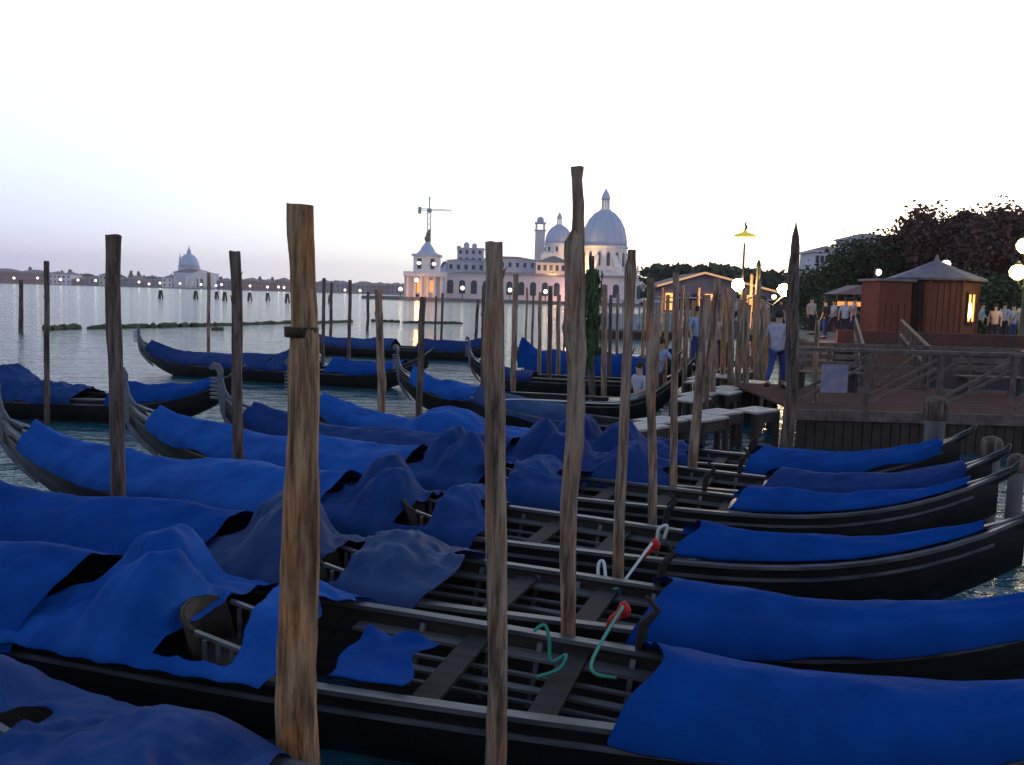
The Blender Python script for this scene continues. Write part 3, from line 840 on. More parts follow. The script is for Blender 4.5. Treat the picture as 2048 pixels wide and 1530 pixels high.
# banner on the railing
P = atD(1672, 735, 16.5)
t5 = thing('sign_board', 'pale notice board hanging on the landing stage railing', 'sign', (P.x, 16.55, PZ + .25))
MB().box((0, 0, .35), (.5, .03, .55)).build('panel', mat('pale_board', (.28, .22, .27), .8, noise_scale=5, col2=(.15, .15, .24)), t5, bevel=.004)
MB().box((0, .0, .64), (.56, .05, .04)).build('frame', M_railw, t5)

# ================================================================== KIOSK
P = atD(1862, 680, 37); kx, ky = P.x, P.y
t = thing('kiosk', 'octagonal brown wooden kiosk with a lit window and a grey pointed roof', 'kiosk', (kx, ky, 1.3), R(-8))
M_kw = mat('brown_kiosk_wood', (.095, .034, .024), .8, noise_scale=3, col2=(.05, .022, .016), bump=.004, stretch=(2, 2, .3))
M_kr = mat('zinc_roof', (.12, .11, .15), .7, .0, noise_scale=3, col2=(.08, .07, .1))
Rk = 1.6
MB().lathe([(Rk * 1.03, 0), (Rk * 1.03, .25), (Rk, .27), (Rk, 2.55)], 8, off=.5).build('wall', M_kw, t)
MB().lathe([(Rk * 1.2, 2.52), (Rk * 1.22, 2.60), (Rk * .6, 2.98), (.12, 3.35), (.04, 3.6)], 8, off=.5).build('roof', M_kr, t)
for k in range(8):
    a = 2 * PI * (k + .5) / 8
    MB().box((Rk * math.cos(a), Rk * math.sin(a), 1.35), (.14, .14, 2.5), a).build('corner_post', M_kw, t)
ap = Rk * math.cos(PI / 8)
def face_mesh(k, zc, h, wd, dep, m, name, parent):
    a = 2 * PI * k / 8
    return MB().box(((ap + dep) * math.cos(a), (ap + dep) * math.sin(a), zc), (.06, wd, h), a).build(name, m, parent)
for k in range(8):
    if k in (5, 6, 7, 4):
        for q in range(5):
            a = 2 * PI * k / 8; o = (q - 2) * .23
            cx, cy = (ap + .02) * math.cos(a) - o * math.sin(a), (ap + .02) * math.sin(a) + o * math.cos(a)
            if k != 7: MB().box((cx, cy, 1.35), (.04, .20, 2.1), a).build('panel', M_kw, t)
# lit window on the right front face
a = 2 * PI * 7 / 8
M_lit = mat('warm_lit_glass', (.8, .5, .2), .3, emit=(1, .42, .1), estr=1.8)
M_lamp = mat('lamp_glass', (1, .9, .7), .3, emit=(1, .82, .5), estr=14)
def kpos(o, dep=.0): return ((ap + dep) * math.cos(a) - o * math.sin(a), (ap + dep) * math.sin(a) + o * math.cos(a))
wn = face_mesh(7, 1.45, 1.1, .55, .03, M_lit, 'window', t)
for o in (-.31, 0, .31):
    c = kpos(o, .06); MB().box((c[0], c[1], 1.45), (.08, .06, 1.2), a).build('window_frame', M_kw, wn)
for zz in (.87, 2.03):
    c = kpos(0, .06); MB().box((c[0], c[1], zz), (.08, .7, .08), a).build('window_frame', M_kw, wn)
c = kpos(-.12, .09); MB().lathe([(.02, -.3), (.06, -.25), (.06, .05), (.02, .3)], 8, (c[0], c[1], 1.35)).build('lamp', M_lamp, t)
# annexe at left
P = atD(1766, 675, 36.2)
t = thing('booth', 'lower dark red ticket booth attached to the left of the kiosk', 'booth', (P.x, P.y, 1.3), R(5))
M_rb = mat('dark_red_boards', (.085, .022, .02), .8, noise_scale=3, col2=(.05, .016, .014), stretch=(2, 2, .3))
MB().box((0, 0, 1.2), (1.35, 1.5, 2.4)).build('wall', M_rb, t, bevel=.02)
MB().box((0, 0, 2.46), (1.6, 1.8, .1)).build('roof', M_kr, t, bevel=.02)
for q in range(5): MB().box((-.54 + q * .27, -.78, .8), (.24, .04, 1.5)).build('panel', M_rb, t)

# ================================================================== TREES
M_leaf = [mat('foliage_a', (.028, .05, .02), .8, noise_scale=1.2, col2=(.06, .07, .03)), mat('foliage_b', (.075, .035, .03), .8, noise_scale=1.2, col2=(.12, .055, .05))]
M_bark = mat('bark', (.06, .045, .04), .9, noise_scale=5, col2=(.1, .08, .07), bump=.02)
def tree(loc, H, Rc, label, seed, m, n=15000, leaf=.13, group=None, squash=.75, conifer=False):
    rnd = random.Random(seed)
    t = thing('tree', label, 'tree', loc, 0, group)
    tr = MB()
    tr.tube([(0, 0, 0), (.1, .05, H * .25), (-.05, .1, H * .5), (.05, 0, H * .8)], [H * .035, H * .028, H * .02, H * .006], 8)
    for k in range(7):
        a = rnd.uniform(0, 2 * PI); z = H * rnd.uniform(.3, .6); l = Rc * rnd.uniform(.5, .8)
        tr.tube([(0, 0, z), (l * .5 * math.cos(a), l * .5 * math.sin(a), z + l * .35), (l * math.cos(a), l * math.sin(a), z + l * .6)], [H * .014, H * .009, H * .003], 6)
    tr.build('trunk', M_bark, t, True)
    cl = []
    for k in range(26):
        a = rnd.uniform(0, 2 * PI); q = rnd.random() ** .5
        if conifer:
            u = rnd.random(); cl.append((Rc * (1 - u) * .7 * math.cos(a), Rc * (1 - u) * .7 * math.sin(a), H * (.15 + .8 * u), Rc * .35 * (1.15 - u)))
        else:
            ph = rnd.uniform(-.5, 1)
            rr = math.sqrt(max(0, 1 - ph * ph * .8))
            cl.append((Rc * .72 * rr * math.cos(a) * q ** .3, Rc * .72 * rr * math.sin(a) * q ** .3, H - Rc * squash * 1.15 + Rc * squash * .8 * ph, Rc * rnd.uniform(.2, .42)))
    cr = MB()
    for k in range(n):
        c = rnd.choice(cl)
        d = Vector((rnd.gauss(0, 1), rnd.gauss(0, 1), rnd.gauss(0, 1))).normalized() * c[3] * (rnd.random() ** .4 if rnd.random() < .8 else rnd.uniform(.9, 1.35))
        p = Vector(c[:3]) + d
        s = leaf * rnd.uniform(.6, 1.4)
        ax = Vector((rnd.gauss(0, 1), rnd.gauss(0, 1), rnd.gauss(0, .6))).normalized()
        bx = ax.cross(Vector((rnd.gauss(0, 1), rnd.gauss(0, 1), rnd.gauss(0, 1)))).normalized()
        b = len(cr.v)
        for i, j in ((-1, -.3), (0, -.7), (1, 0), (0, .7)):
            cr.v.append(tuple(p + ax * s * i + bx * s * j))
        cr.f.append((b, b + 1, b + 2, b + 3))
    cr.build('crown', m, t)
    return t
def treeat(px, top, D, Rc, label, seed, m, **k):
    P = atD(px, top, D)
    tree((P.x, P.y, 1.3), P.z - 1.3, Rc, label, seed, m, **k)
treeat(1692, 512, 62, 3.6, 'low dark green tree at the left end of the garden trees', 1, M_leaf[0])
treeat(1755, 478, 58, 4.0, 'dark green tree behind the ticket booth', 2, M_leaf[0])
treeat(1820, 448, 60, 3.8, 'rounded brown-green tree rising above the kiosk roof', 3, M_leaf[1])
treeat(1885, 410, 55, 3.6, 'tallest garden tree with a jagged top, right of the kiosk roof', 4, M_leaf[1], n=16000)
treeat(1955, 425, 54, 3.4, 'reddish-brown tree between the tallest tree and the right edge', 5, M_leaf[1], n=14000)
treeat(2035, 415, 50, 3.4, 'sparse-topped tree cut by the right edge', 6, M_leaf[1], n=10000)
treeat(1650, 545, 72, 3.6, 'small round tree in front of the grey palace', 7, M_leaf[0], n=6000)
# hedge-dark undergrowth below
for i, (px, D, top) in enumerate([(1700, 50, 600), (1990, 46, 560)]):
    treeat(px, top, D, 3.2, ['dark shrub filling the gap left of the booth', 'dark shrub behind the crowd at the right edge'][i], 20 + i, M_leaf[0], n=9000, squash=.6)

# ================================================================== RIGHT BANK BUILDINGS
def building(name, label, cat, px0, px1, top, base, D, depth, wm, rm, roof=2.0, rows=2, cols=6, wsz=(1.0, 1.6), win=None, rz=0, gable=False, group=None, cornice=True, arch=False, zbase=None):
    """front face spans px0..px1 at distance D"""
    A = atD(px0, base, D); Bp = atD(px1, base, D)
    T = atD((px0 + px1) / 2, top, D)
    zb = A.z if zbase is None else zbase
    W = Bp.x - A.x; H = T.z - zb
    cx = (A.x + Bp.x) / 2
    t = thing(name, label, cat, (cx, D, zb), rz, group)
    MB().box((0, depth / 2, H / 2), (W, depth, H)).build('wall', wm, t)
    if cornice: MB().box((0, depth / 2, H + .15), (W + .8, depth + .8, .3)).build('cornice', wm, t)
    if roof:
        z0 = H + (.3 if cornice else 0)
        if gable:
            MB().prism([(-W / 2 - .5, z0), (W / 2 + .5, z0), (0, z0 + roof)], -.5, depth + .5).build('roof', rm, t)
        else:
            w2, d2 = W / 2 + .3, depth + .3
            m = MB(); i = min(w2, depth / 2) * .9
            m.v = [(-w2, -.3, z0), (w2, -.3, z0), (w2, d2, z0), (-w2, d2, z0), (-w2 + i, depth / 2, z0 + roof), (w2 - i, depth / 2, z0 + roof)]
            m.f = [(0, 1, 5, 4), (1, 2, 5), (2, 3, 4, 5), (3, 0, 4), (3, 2, 1, 0)]
            m.build('roof', rm, t)
    win = win or M_win
    if rows and cols:
        wm_ = None
        for r in range(rows):
            for c in range(cols):
                x = -W / 2 + W * (c + .5) / cols
                z = H * (r + .5) / rows + .1
                if wm_ is None:
                    mbw = MB()
                    if arch:
                        pts = [(-wsz[0] / 2, -wsz[1] / 2)] + [(wsz[0] / 2, -wsz[1] / 2)] + [(wsz[0] / 2 * math.cos(q * PI / 6), wsz[1] / 4 + wsz[0] / 2 * math.sin(q * PI / 6)) for q in range(7)]
                        mbw.prism(pts, -.06, .05)
                    else: mbw.box((0, 0, 0), (wsz[0], .12, wsz[1]))
                    wm_ = mbw.mesh('window', win)
                    mf = MB().box((0, -.08, -wsz[1] / 2 - .1), (wsz[0] + .3, .25, .16)).mesh('sill', wm)
                wo = inst('window', wm_, t, (x, 0, z))
                if D < 600: inst('sill', mf, wo)
    return t, W, H
M_win = mat('dark_window', (.03, .03, .045), .3)
M_pink = mat('pale_pink_stone', (.78, .58, .58), .85, noise_scale=.15, col2=(.68, .54, .58), bump=.05)
M_lav = mat('greyed_stone', (.56, .5, .58), .85, noise_scale=.15, col2=(.46, .43, .52), bump=.05)
M_istr = mat('istrian_stone', (.8, .7, .68), .85, noise_scale=.2, col2=(.66, .58, .6), bump=.05)
M_tile = mat('roof_tiles', (.28, .18, .17), .9, noise_scale=.6, col2=(.15, .1, .1), bump=.05)
M_lead = mat('lead_dome', (.46, .48, .62), .55, noise_scale=.12, col2=(.38, .40, .54), bump=.05)
M_brick = mat('red_brick', (.34, .09, .06), .9, noise_scale=.3, col2=(.22, .07, .05))
M_cream = mat('cream_plaster', (.55, .48, .38), .9, noise_scale=.2, col2=(.45, .4, .34))
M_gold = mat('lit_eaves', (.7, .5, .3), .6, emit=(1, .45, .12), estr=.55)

# grey palace behind the trees
building('palace', 'grey palace behind the garden trees, its roof stepping up to the right', 'building', 1625, 1700, 505, 600, 150, 8, M_lav, M_tile, 1, 4, 8, (.6, 1.2), zbase=1.3)
building('palace', 'taller grey palace wing directly above the small round tree', 'building', 1695, 1790, 478, 600, 165, 8, M_lav, M_tile, 1, 5, 8, (.6, 1.2), zbase=1.3)
# gabled hall with lit eaves
P0 = atD(1310, 603, 95); P1 = atD(1580, 612, 95)
cx = (atD(1405, 600, 95)).x
t = thing('gabled_hall', 'low wide gabled hall with glowing orange eaves below the lamps', 'building', (cx, 95, 1.3))
xl, xr = atD(1318, 566, 95).x - cx, atD(1572, 585, 95).x - cx
zr = atD(1405, 544, 95).z - 1.3; zl = atD(1318, 570, 95).z - 1.3; z2 = atD(1572, 588, 95).z - 1.3
M_hall = mat('hall_wall', (.25, .18, .2), .8, noise_scale=.8, col2=(.17, .12, .14))
MB().prism([(xl + .5, 0), (xr - .5, 0), (xr - .5, z2 - .1), (0, zr - .35), (xl + .5, zl - .1)], 0, 12).build('wall', M_hall, t)
rf = MB().prism([(xl - .3, zl - .05), (0, zr), (xr + .3, z2 - .05), (xr + .3, z2 - .3), (0, zr - .28), (xl - .3, zl - .3)], -.6, 12.6).build('roof', M_tile, t)
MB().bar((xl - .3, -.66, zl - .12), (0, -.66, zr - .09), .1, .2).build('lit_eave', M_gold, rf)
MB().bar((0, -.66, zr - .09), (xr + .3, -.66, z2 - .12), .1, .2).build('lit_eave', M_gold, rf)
for k in range(9):
    x = xl + 1.2 + k * (xr - xl - 2.4) / 8
    MB().box((x, -.1, 1.3), (.9, .1, 1.8)).build('window', M_win if k % 3 else M_lit, t)
MB().box(((xl + xr) / 2, -1.4, z2 - .7), (xr - xl, 2.6, .12)).build('canopy', mat('pale_canopy', (.5, .45, .48), .7), t)
# landing pontoon with glass shelter, pale
P = atD(1262, 640, 62)
t = thing('water_bus_stop', 'pale grey floating water bus shelter with posts, behind the straight flat-topped pole', 'shelter', (P.x, 62, 0))
MB().box((0, 2, .15), (6.8, 5, .7)).build('pontoon', M_under, t, bevel=.05)
MB().box((0, 2, 2.6), (6.2, 4.2, .14)).build('roof', mat('pale_roof', (.45, .45, .52), .6), t, bevel=.02)
for k in range(6):
    MB().box((-2.9 + k * 1.16, .1, 1.52), (.1, .1, 2.05)).build('post', mat('grey_paint', (.2, .2, .25), .5), t)
    if k < 5:
        MB().box((-2.32 + k * 1.16, .1, 1.15), (1.0, .03, 1.1)).build('pane', mat('blue_grey_pane', (.3, .36, .42), .15), t)
# work boats beside it
def launch(px, py, D, rz, label, L=6.5, m=None):
    P = onz(px, py, 0)
    t = thing('motor_launch', label, 'boat', (P.x, P.y, 0), rz)
    m = m or mat('launch_paint', (.12, .12, .16), .4)
    rows = []
    for i in range(13):
        s = i / 12; b = 1.0 * (1 - s ** 3) + .02; z = .75 + .4 * s ** 2
        rows.append([(s * L, -b, z), (s * L, -b * .8, .1), (s * L, 0, -.2), (s * L, b * .8, .1), (s * L, b, z)])
    MB().grid(rows).build('hull', m, t, True)
    MB().box((L * .4, 0, .72), (L * .78, 1.5, .05)).build('deck', M_plankd, t)
    MB().box((L * .3, 0, 1.25), (L * .4, 1.3, 1.0)).build('cabin', mat('launch_cabin', (.35, .33, .38), .4), t, bevel=.05)
    for k in range(3):
        MB().box((L * (.17 + k * .13), -.66, 1.4), (.6, .03, .4)).build('window', M_win, t)
def skiff(bow, stern, label):
    bow, stern = Vector((*bow, 0)), Vector((*stern, 0)); d = stern - bow; L = d.length
    t = thing('rowing_boat', label, 'boat', bow, math.atan2(d.y, d.x))
    rows = []; rin = []
    for i in range(15):
        s = i / 14; b = .6 * math.sin(PI * (s * .8 + .06)) ** .6; z = .42 + .3 * (1 - s) ** 3
        rows.append([(s * L, -b, z), (s * L, -b * .8, .05), (s * L, 0, -.1), (s * L, b * .8, .05), (s * L, b, z)])
        b -= .03; rin.append([(s * L, -b, z), (s * L, -b * .75, .12), (s * L, b * .75, .12), (s * L, b, z)])
    MB().grid(rows).build('hull', M_hull, t, True); MB().grid(rin).build('inner_planking', M_int, t, True)
    for q in (.35, .6, .85): MB().box((q * L, 0, .34), (.22, 1.0, .03)).build('thwart', M_board, t)
    for sd in (0, 4): MB().tube([r[sd] for r in rows], .025, 6).build('gunwale', M_rail, t, True)
    cov = []
    for i in range(13):
        s = .02 + .55 * i / 12; b = .62 * math.sin(PI * (s * .8 + .06)) ** .6 + .03; z = .45 + .3 * (1 - s) ** 3
        cov.append([(s * L, v * b, z + .22 * (1 - abs(v)) ** .7 + .04 * noise.noise(Vector((s * 9, v * 3, 1))) - (.1 if abs(v) > .95 else 0)) for v in (-1, -.9, -.6, -.3, 0, .3, .6, .9, 1)])
    MB().grid(cov).build('cover', M_greyblue, t, True)
skiff((-.7, 17.3), (2.7, 15.9), 'small rowing boat under a grey-blue cover, right of the bright water patch')
launch(1268, 668, 0, R(8), 'dark motor launch moored in front of the water bus shelter')
launch(1345, 655, 0, R(20), 'motor launch with a pale cabin near the crowded landing')

# low wood line far behind right bank
def mass(name, px0, px1, D, h0, h1, m, label, seed, n=2500, leaf=2.2, z0=1.3):
    rnd = random.Random(seed); mb = MB()
    A, B_ = atD(px0, 600, D), atD(px1, 600, D)
    for k in range(n):
        u = rnd.random()
        H = h0 + (h1 - h0) * (.5 + .5 * noise.noise(Vector((u * (B_.x - A.x) * .05, seed, 0))))
        p = Vector((A.x + (B_.x - A.x) * u, D + rnd.uniform(-8, 8), z0 + H * rnd.random() ** .6))
        ax = Vector((rnd.gauss(0, 1), rnd.gauss(0, 1), rnd.gauss(0, 1))).normalized(); bx = ax.cross(Vector((rnd.gauss(0, 1), rnd.gauss(0, 1), 1))).normalized()
        s = leaf * rnd.uniform(.6, 1.3); b = len(mb.v)
        for i, j in ((-1, -.4), (0, -.8), (1, 0), (0, .8)): mb.v.append(tuple(p + ax * s * i + bx * s * j))
        mb.f.append((b, b + 1, b + 2, b + 3))
    o = mb.build(name, m); o['kind'] = 'stuff'; o['label'] = label; o['category'] = 'trees'
    return o
mass('treeline', 1290, 1620, 170, 5, 10, M_leaf[0], 'dark line of far trees behind the gabled hall', 3, 2600, .9)

# ================================================================== THE POINT: CUSTOMS HOUSE AND DOMED CHURCH
DD = 350.0
pq = MB().poly_up([(atD(745, 600, 372).x, 345), (atD(800, 600, 340).x, 338), (atD(1330, 600, 350).x, 338), (120, 700), (-60, 700)], -3, 1.2)
struct('promontory', pq, M_stone)
def W_at(px, py, D): return atD(px, py, D)
building('customs_house', 'long pale customs house on the point with a row of dark arches', 'building', 888, 1290, 555, 603, DD, 18, M_pink, M_tile, 1.5, 1, 17, (2.4, 5.5), arch=True, zbase=1.2)
# tower at the point
t, Wt, Ht = building('customs_tower', 'square customs tower on the point topped by a ball and figure', 'tower', 808, 890, 545, 602, 342, 16, M_istr, M_tile, 0, 0, 0, zbase=1.2)
for k in range(6):
    MB().lathe([(.75, 0), (.6, .5), (.55, Ht - 2), (.75, Ht - 1.4)], 10, (-Wt / 2 + Wt * (k + .5) / 6, -1.2, 0)).build('column', M_istr, t, True)
MB().box((0, -1.0, Ht - .8), (Wt + .4, 2.6, 1.4)).build('entablature', M_istr, t)
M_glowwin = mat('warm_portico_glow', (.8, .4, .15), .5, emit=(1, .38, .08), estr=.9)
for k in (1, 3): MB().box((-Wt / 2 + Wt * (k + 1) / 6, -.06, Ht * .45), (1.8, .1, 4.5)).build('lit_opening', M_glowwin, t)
px = lambda n: n / FPX * 342
tx = atD(851, 540, 342).x - t.location.x
z = Ht + .3
MB().box((tx, 6, z + px(16)), (px(50), px(50), px(32))).build('tower_block', M_istr, t)
MB().box((tx, 6, z + px(33)), (px(57), px(57), px(4))).build('tower_cornice', M_lav, t)
for sd in (-1, 1):
    MB().box((tx + sd * px(13), 6 - px(25) - .05, z + px(16)), (px(8), .2, px(20))).build('arch_opening', M_win, t)
MB().lathe([(px(25), z + px(35)), (px(16), z + px(42)), (px(12), z + px(50)), (px(7), z + px(56)), (px(5), z + px(60))], 8, (tx, 6, 0), .5).build('tower_roof', M_lead, t)
MB().lathe([(px(1), z + px(59)), (px(5), z + px(62)), (px(7), z + px(67)), (px(5), z + px(72)), (px(1), z + px(74))], 12, (tx, 6, 0)).build('ball', mat('bronze', (.18, .17, .1), .5, .6), t, True)
MB().tube([(tx, 6, z + px(73)), (tx + .3, 6, z + px(80)), (tx + 1.2, 6, z + px(86))], [.9, .7, .25], 6).build('figure', mat('bronze', (.1, .1, .1)), t, True)
# crane behind
P = atD(856, 560, 400); q = lambda n: n / FPX * 400
t = thing('tower_crane', 'thin construction crane standing behind the customs tower', 'crane', (P.x, 400, 1.2))
zt = atD(856, 393, 400).z; zj = atD(856, 421, 400).z - 1.2
M_cr = mat('crane_steel', (.32, .34, .36), .6)
m = MB()
for i in (-1, 1):
    for j in (-1, 1): m.bar((i * .7, j * .7, 0), (i * .7, j * .7, zj), .25, .25)
for k in range(16):
    z0 = zj * k / 16; z1 = zj * (k + 1) / 16
    m.bar((-.7, -.7, z0), (.7, -.7, z1), .14, .14); m.bar((.7, .7, z0), (-.7, .7, z1), .14, .14)
m.build('mast', M_cr, t)
MB().bar((0, 0, zj), (0, 0, zt - 1.2), .5, .5).build('apex', M_cr, t)
j_ = MB()
for dz in (0, .9): j_.bar((-q(20), 0, zj + dz), (q(44), 0, zj + dz * .5), .22, .22)
for k in range(22): j_.bar((-q(20) + q(64) * k / 22, 0, zj), (-q(20) + q(64) * (k + 1) / 22, 0, zj + .6), .12, .12)
j_.build('jib', M_cr, t)
MB().box((-q(19), 0, zj), (q(6), 1.5, q(13))).build('counterweight', M_cr, t, bevel=.1)
MB().box((0, 0, zj), (q(9), 1.6, q(8))).build('cab', M_cr, t, bevel=.1)
MB().bar((0, 0, zt - 1.4), (-q(18), 0, zj + .5), .1, .1).build('stay', M_cr, t)
MB().bar((0, 0, zt - 1.4), (q(32), 0, zj + .5), .1, .1).build('stay', M_cr, t)

# halls behind the customs house
building('warehouse', 'lavender-grey palace with a rounded left gable behind the customs house', 'building', 893, 968, 522, 600, 395, 20, M_lav, M_tile, 1.2, 3, 5, (1.4, 2.0), zbase=1.2)
P = atD(893, 545, 394)
t = thing('curved_gable', 'dark quarter-round gable wall at the left end of the lavender palace', 'building', (P.x, 394, 1.2))
hh = atD(893, 523, 394).z - 1.2
g = [(0, 0)] + [(0, hh)] + [(-2.6 * math.sin(a * PI / 12) - .4, hh * (.62 + .38 * math.cos(a * PI / 12))) for a in range(1, 7)] + [(-3, 0)]
MB().prism(g, 0, 18).build('wall', M_lead, t)
MB().prism([(x * 1.0 - .1, z + .3) for x, z in g[1:-1]] + [(x - .35, z - .2) for x, z in g[1:-1]][::-1], -.4, .0).build('coping', M_lav, t)
building('attic_block', 'square attic block with small domed turrets on the lavender palace roof', 'building', 914, 966, 497, 526, 402, 12, M_lav, M_tile, 0, 2, 4, (1.2, 1.6))
P = atD(935, 497, 401)
for k, (px_, h, r) in enumerate([(933, 11, 5.5), (949, 9, 5), (918, 5, 4)]):
    P = atD(px_, 497, 405); s = 405 / FPX
    t = thing('roof_turret', ['taller rounded turret on the attic block', 'middle rounded turret on the attic block', 'small low turret at the left of the attic block'][k], 'turret', (P.x, 405, P.z - 1))
    MB().lathe([(r * s, 0), (r * s, h * s * .6 + 1), (r * s * 1.2, h * s * .62 + 1)], 10).build('drum', M_lav, t)
    MB().lathe([(r * s, h * s * .62 + 1), (r * s * .85, h * s * .9 + 1), (r * s * .3, h * s * 1.15 + 1)], 10).build('dome', M_lead, t, True)
building('seminary', 'lavender seminary wing with two rows of small windows behind the customs house', 'building', 966, 1070, 520, 600, 385, 18, M_lav, M_tile, 1.6, 4, 7, (1.3, 2.0), zbase=1.2)
building('seminary', 'pinker seminary block left of the tallest crooked pole with two rows of windows', 'building', 1070, 1142, 527, 600, 372, 18, M_pink, M_tile, 3.2, 4, 6, (1.3, 2.3), zbase=1.2)
# campanile
def bell_tower(px_, D, top, base, w, label):
    s = D / FPX
    B = atD(px_, base, D); T = atD(px_, top, D)
    t = thing('bell_tower', label, 'bell tower', (B.x, D, 1.2))
    H = T.z - 1.2
    hs = atD(px_, top + 29, D).z - 1.2
    MB().box((0, 0, hs / 2), (w * s, w * s, hs)).build('shaft', M_istr, t)
    MB().box((0, 0, hs + .3), (w * s * 1.2, w * s * 1.2, .6)).build('cornice', M_lav, t)
    bh = 12 * s
    for i in (-1, 1):
        for j in (-1, 1): MB().box((i * w * s * .4, j * w * s * .4, hs + .6 + bh / 2), (w * s * .2, w * s * .2, bh)).build('belfry_pier', M_istr, t)
    MB().box((0, 0, hs + bh + .9), (w * s * 1.15, w * s * 1.15, .8)).build('cornice', M_lav, t)
    z0 = hs + bh + 1.3
    r = w * s * .36
    MB().lathe([(r, z0), (r * 1.05, z0 + 1), (r * .95, z0 + 2), (r * .6, z0 + 2.8), (r * .15, H)], 12).build('cupola', M_lead, t, True)
bell_tower(1076, 480, 433, 600, 19, 'slim bell tower standing left of the smaller dome')
# church
DS = 470.0; s = DS / FPX
def church_dome(t, cx, z0, R_, drum_h, dome_h, lan_h, n=16, windows=8):
    MB().lathe([(R_ * 1.0, z0), (R_ * 1.0, z0 + drum_h), (R_ * 1.06, z0 + drum_h + .5), (R_ * 1.06, z0 + drum_h + 1.2)], n, (cx, 0, 0)).build('drum', M_istr, t, n > 20)
    z1 = z0 + drum_h + 1.2
    prof = [(R_ * .97 * math.cos(a), z1 + dome_h * math.sin(a)) for a in [i * (PI / 2 * .86) / 10 for i in range(11)]]
    MB().lathe(prof, 32, (cx, 0, 0)).build('dome', M_lead, t, True)
    for k in range(16):
        a = 2 * PI * k / 16
        MB().tube([(cx + (r + .12) * math.cos(a), (r + .12) * math.sin(a), z) for r, z in prof[::2]], .2, 4).build('dome_rib', M_lead, t)
    zt = prof[-1][1]; r = prof[-1][0]
    MB().lathe([(r * 1.2, zt - .3), (r * 1.2, zt + .6), (r * .8, zt + .7)], 12, (cx, 0, 0)).build('lantern_gallery', M_istr, t)
    for k in range(8):
        a = 2 * PI * k / 8
        MB().tube([(cx + r * .7 * math.cos(a), r * .7 * math.sin(a), zt + .6), (cx + r * .65 * math.cos(a), r * .65 * math.sin(a), zt + lan_h * .5)], r * .16, 6).build('lantern_column', M_istr, t)
    MB().lathe([(r * .95, zt + lan_h * .48), (r * .9, zt + lan_h * .55), (r * .7, zt + lan_h * .72), (r * .25, zt + lan_h * .88), (.08, zt + lan_h)], 12, (cx, 0, 0)).build('lantern_cap', M_lead, t, True)
    mw = MB().prism([(-R_ * .07, -drum_h * .3), (R_ * .07, -drum_h * .3), (R_ * .07, drum_h * .2), (0, drum_h * .3), (-R_ * .07, drum_h * .2)], -.15, .15).mesh('drum_window', M_win)
    for k in range(windows * 2):
        a = 2 * PI * (k + .25) / (windows * 2)
        o = inst('drum_window', mw, t, (cx + R_ * 1.005 * math.cos(a), R_ * 1.005 * math.sin(a), z0 + drum_h * .55), a + PI / 2)
C0 = atD(1204, 600, DS)
t = thing('domed_church', 'great domed basilica with a large lead dome and a tall lantern', 'church', (C0.x, DS, 1.2))
Z = lambda y, x=1204: atD(x, y, DS).z - 1.2
zd0 = Z(545); zd1 = Z(493)
church_dome(t, 0, zd0, 46 * s, zd1 - zd0 - 1.2, Z(424) - Z(480) + 4.5, Z(378) - Z(424), windows=8)
# body: octagon with projecting chapels and pediments
MB().lathe([(72 * s, 0), (72 * s, Z(552)), (74 * s, Z(550)), (50 * s, Z(543))], 8, off=.5).build('nave_wall', M_istr, t)
for k in range(8):
    a = 2 * PI * k / 8
    c = (66 * s * math.cos(a), 66 * s * math.sin(a))
    m = MB().prism([(-17 * s, 0), (17 * s, 0), (17 * s, Z(562)), (0, Z(548)), (-17 * s, Z(562))], -9 * s, 9 * s)
    ch = m.build('chapel', M_pink, t); ch.location = (c[0], c[1], 0); ch.rotation_euler = (0, 0, a + PI / 2)
    MB().lathe([(3.2 * s * 2, -.3), (3.2 * s * 2, .3)], 16, (0, 0, 0)).build('chapel_window', M_win, ch).matrix_local = Matrix.Translation((0, -9 * s, Z(575))) @ Matrix.Rotation(PI / 2, 4, 'X')
    # scroll buttress
    a2 = a + PI / 8
    bs = MB().prism([(46 * s, zd0 - 1), (46 * s, zd0 + 9), (52 * s, zd0 + 6), (60 * s, zd0 + 2.5), (68 * s, zd0 + 1), (70 * s, zd0 - 1)], -1.2, 1.2).build('scroll_buttress', M_istr, t)
    bs.rotation_euler = (0, 0, a2)
    MB().tube([(70 * s * math.cos(a2), 70 * s * math.sin(a2), zd0), (70 * s * math.cos(a2), 70 * s * math.sin(a2), zd0 + 4)], [.8, .3], 6).build('statue', M_istr, t)
cx2 = atD(1117, 500, DS).x - C0.x
ring = Z(508, 1117)
MB().box((cx2, 0, ring / 2), (70 * s, 50 * s, ring)).build('choir_wall', M_istr, t)
church_dome(t, cx2, ring, 27 * s, Z(488, 1117) - ring - 1, Z(458, 1117) - Z(488, 1117) + 1.8, Z(430, 1117) - Z(458, 1117), windows=5)

def flood(loc, power, col, r, label, aim=None):
    t = thing('floodlight', label, 'floodlight', loc)
    MB().lathe([(.5, 0), (.7, .8), (.9, 1.0), (.9, 1.1)], 10).build('housing', M_win, t)
    l = bpy.data.lights.new('lamp', 'POINT'); l.energy = power; l.color = col; l.shadow_soft_size = r
    o = bpy.data.objects.new('lamp', l); COL.objects.link(o); o.parent = t; o.location = (0, -.3, 2.2)
q_ = atD(1168, 546, DS - 15); flood((q_.x, q_.y, q_.z), 9000, (1, .72, .28), 1, 'floodlight on the basilica roof gilding the left of the great drum')
q_ = atD(1225, 590, DS - 48); flood((q_.x, q_.y, 1.2), 12000, (1, .6, .32), 1, 'floodlight washing the basilica chapels in warm light')
q_ = atD(1105, 551, 360); flood((q_.x, q_.y, q_.z), 4000, (1, .62, .2), 1, 'floodlight on the pink seminary roof ridge')
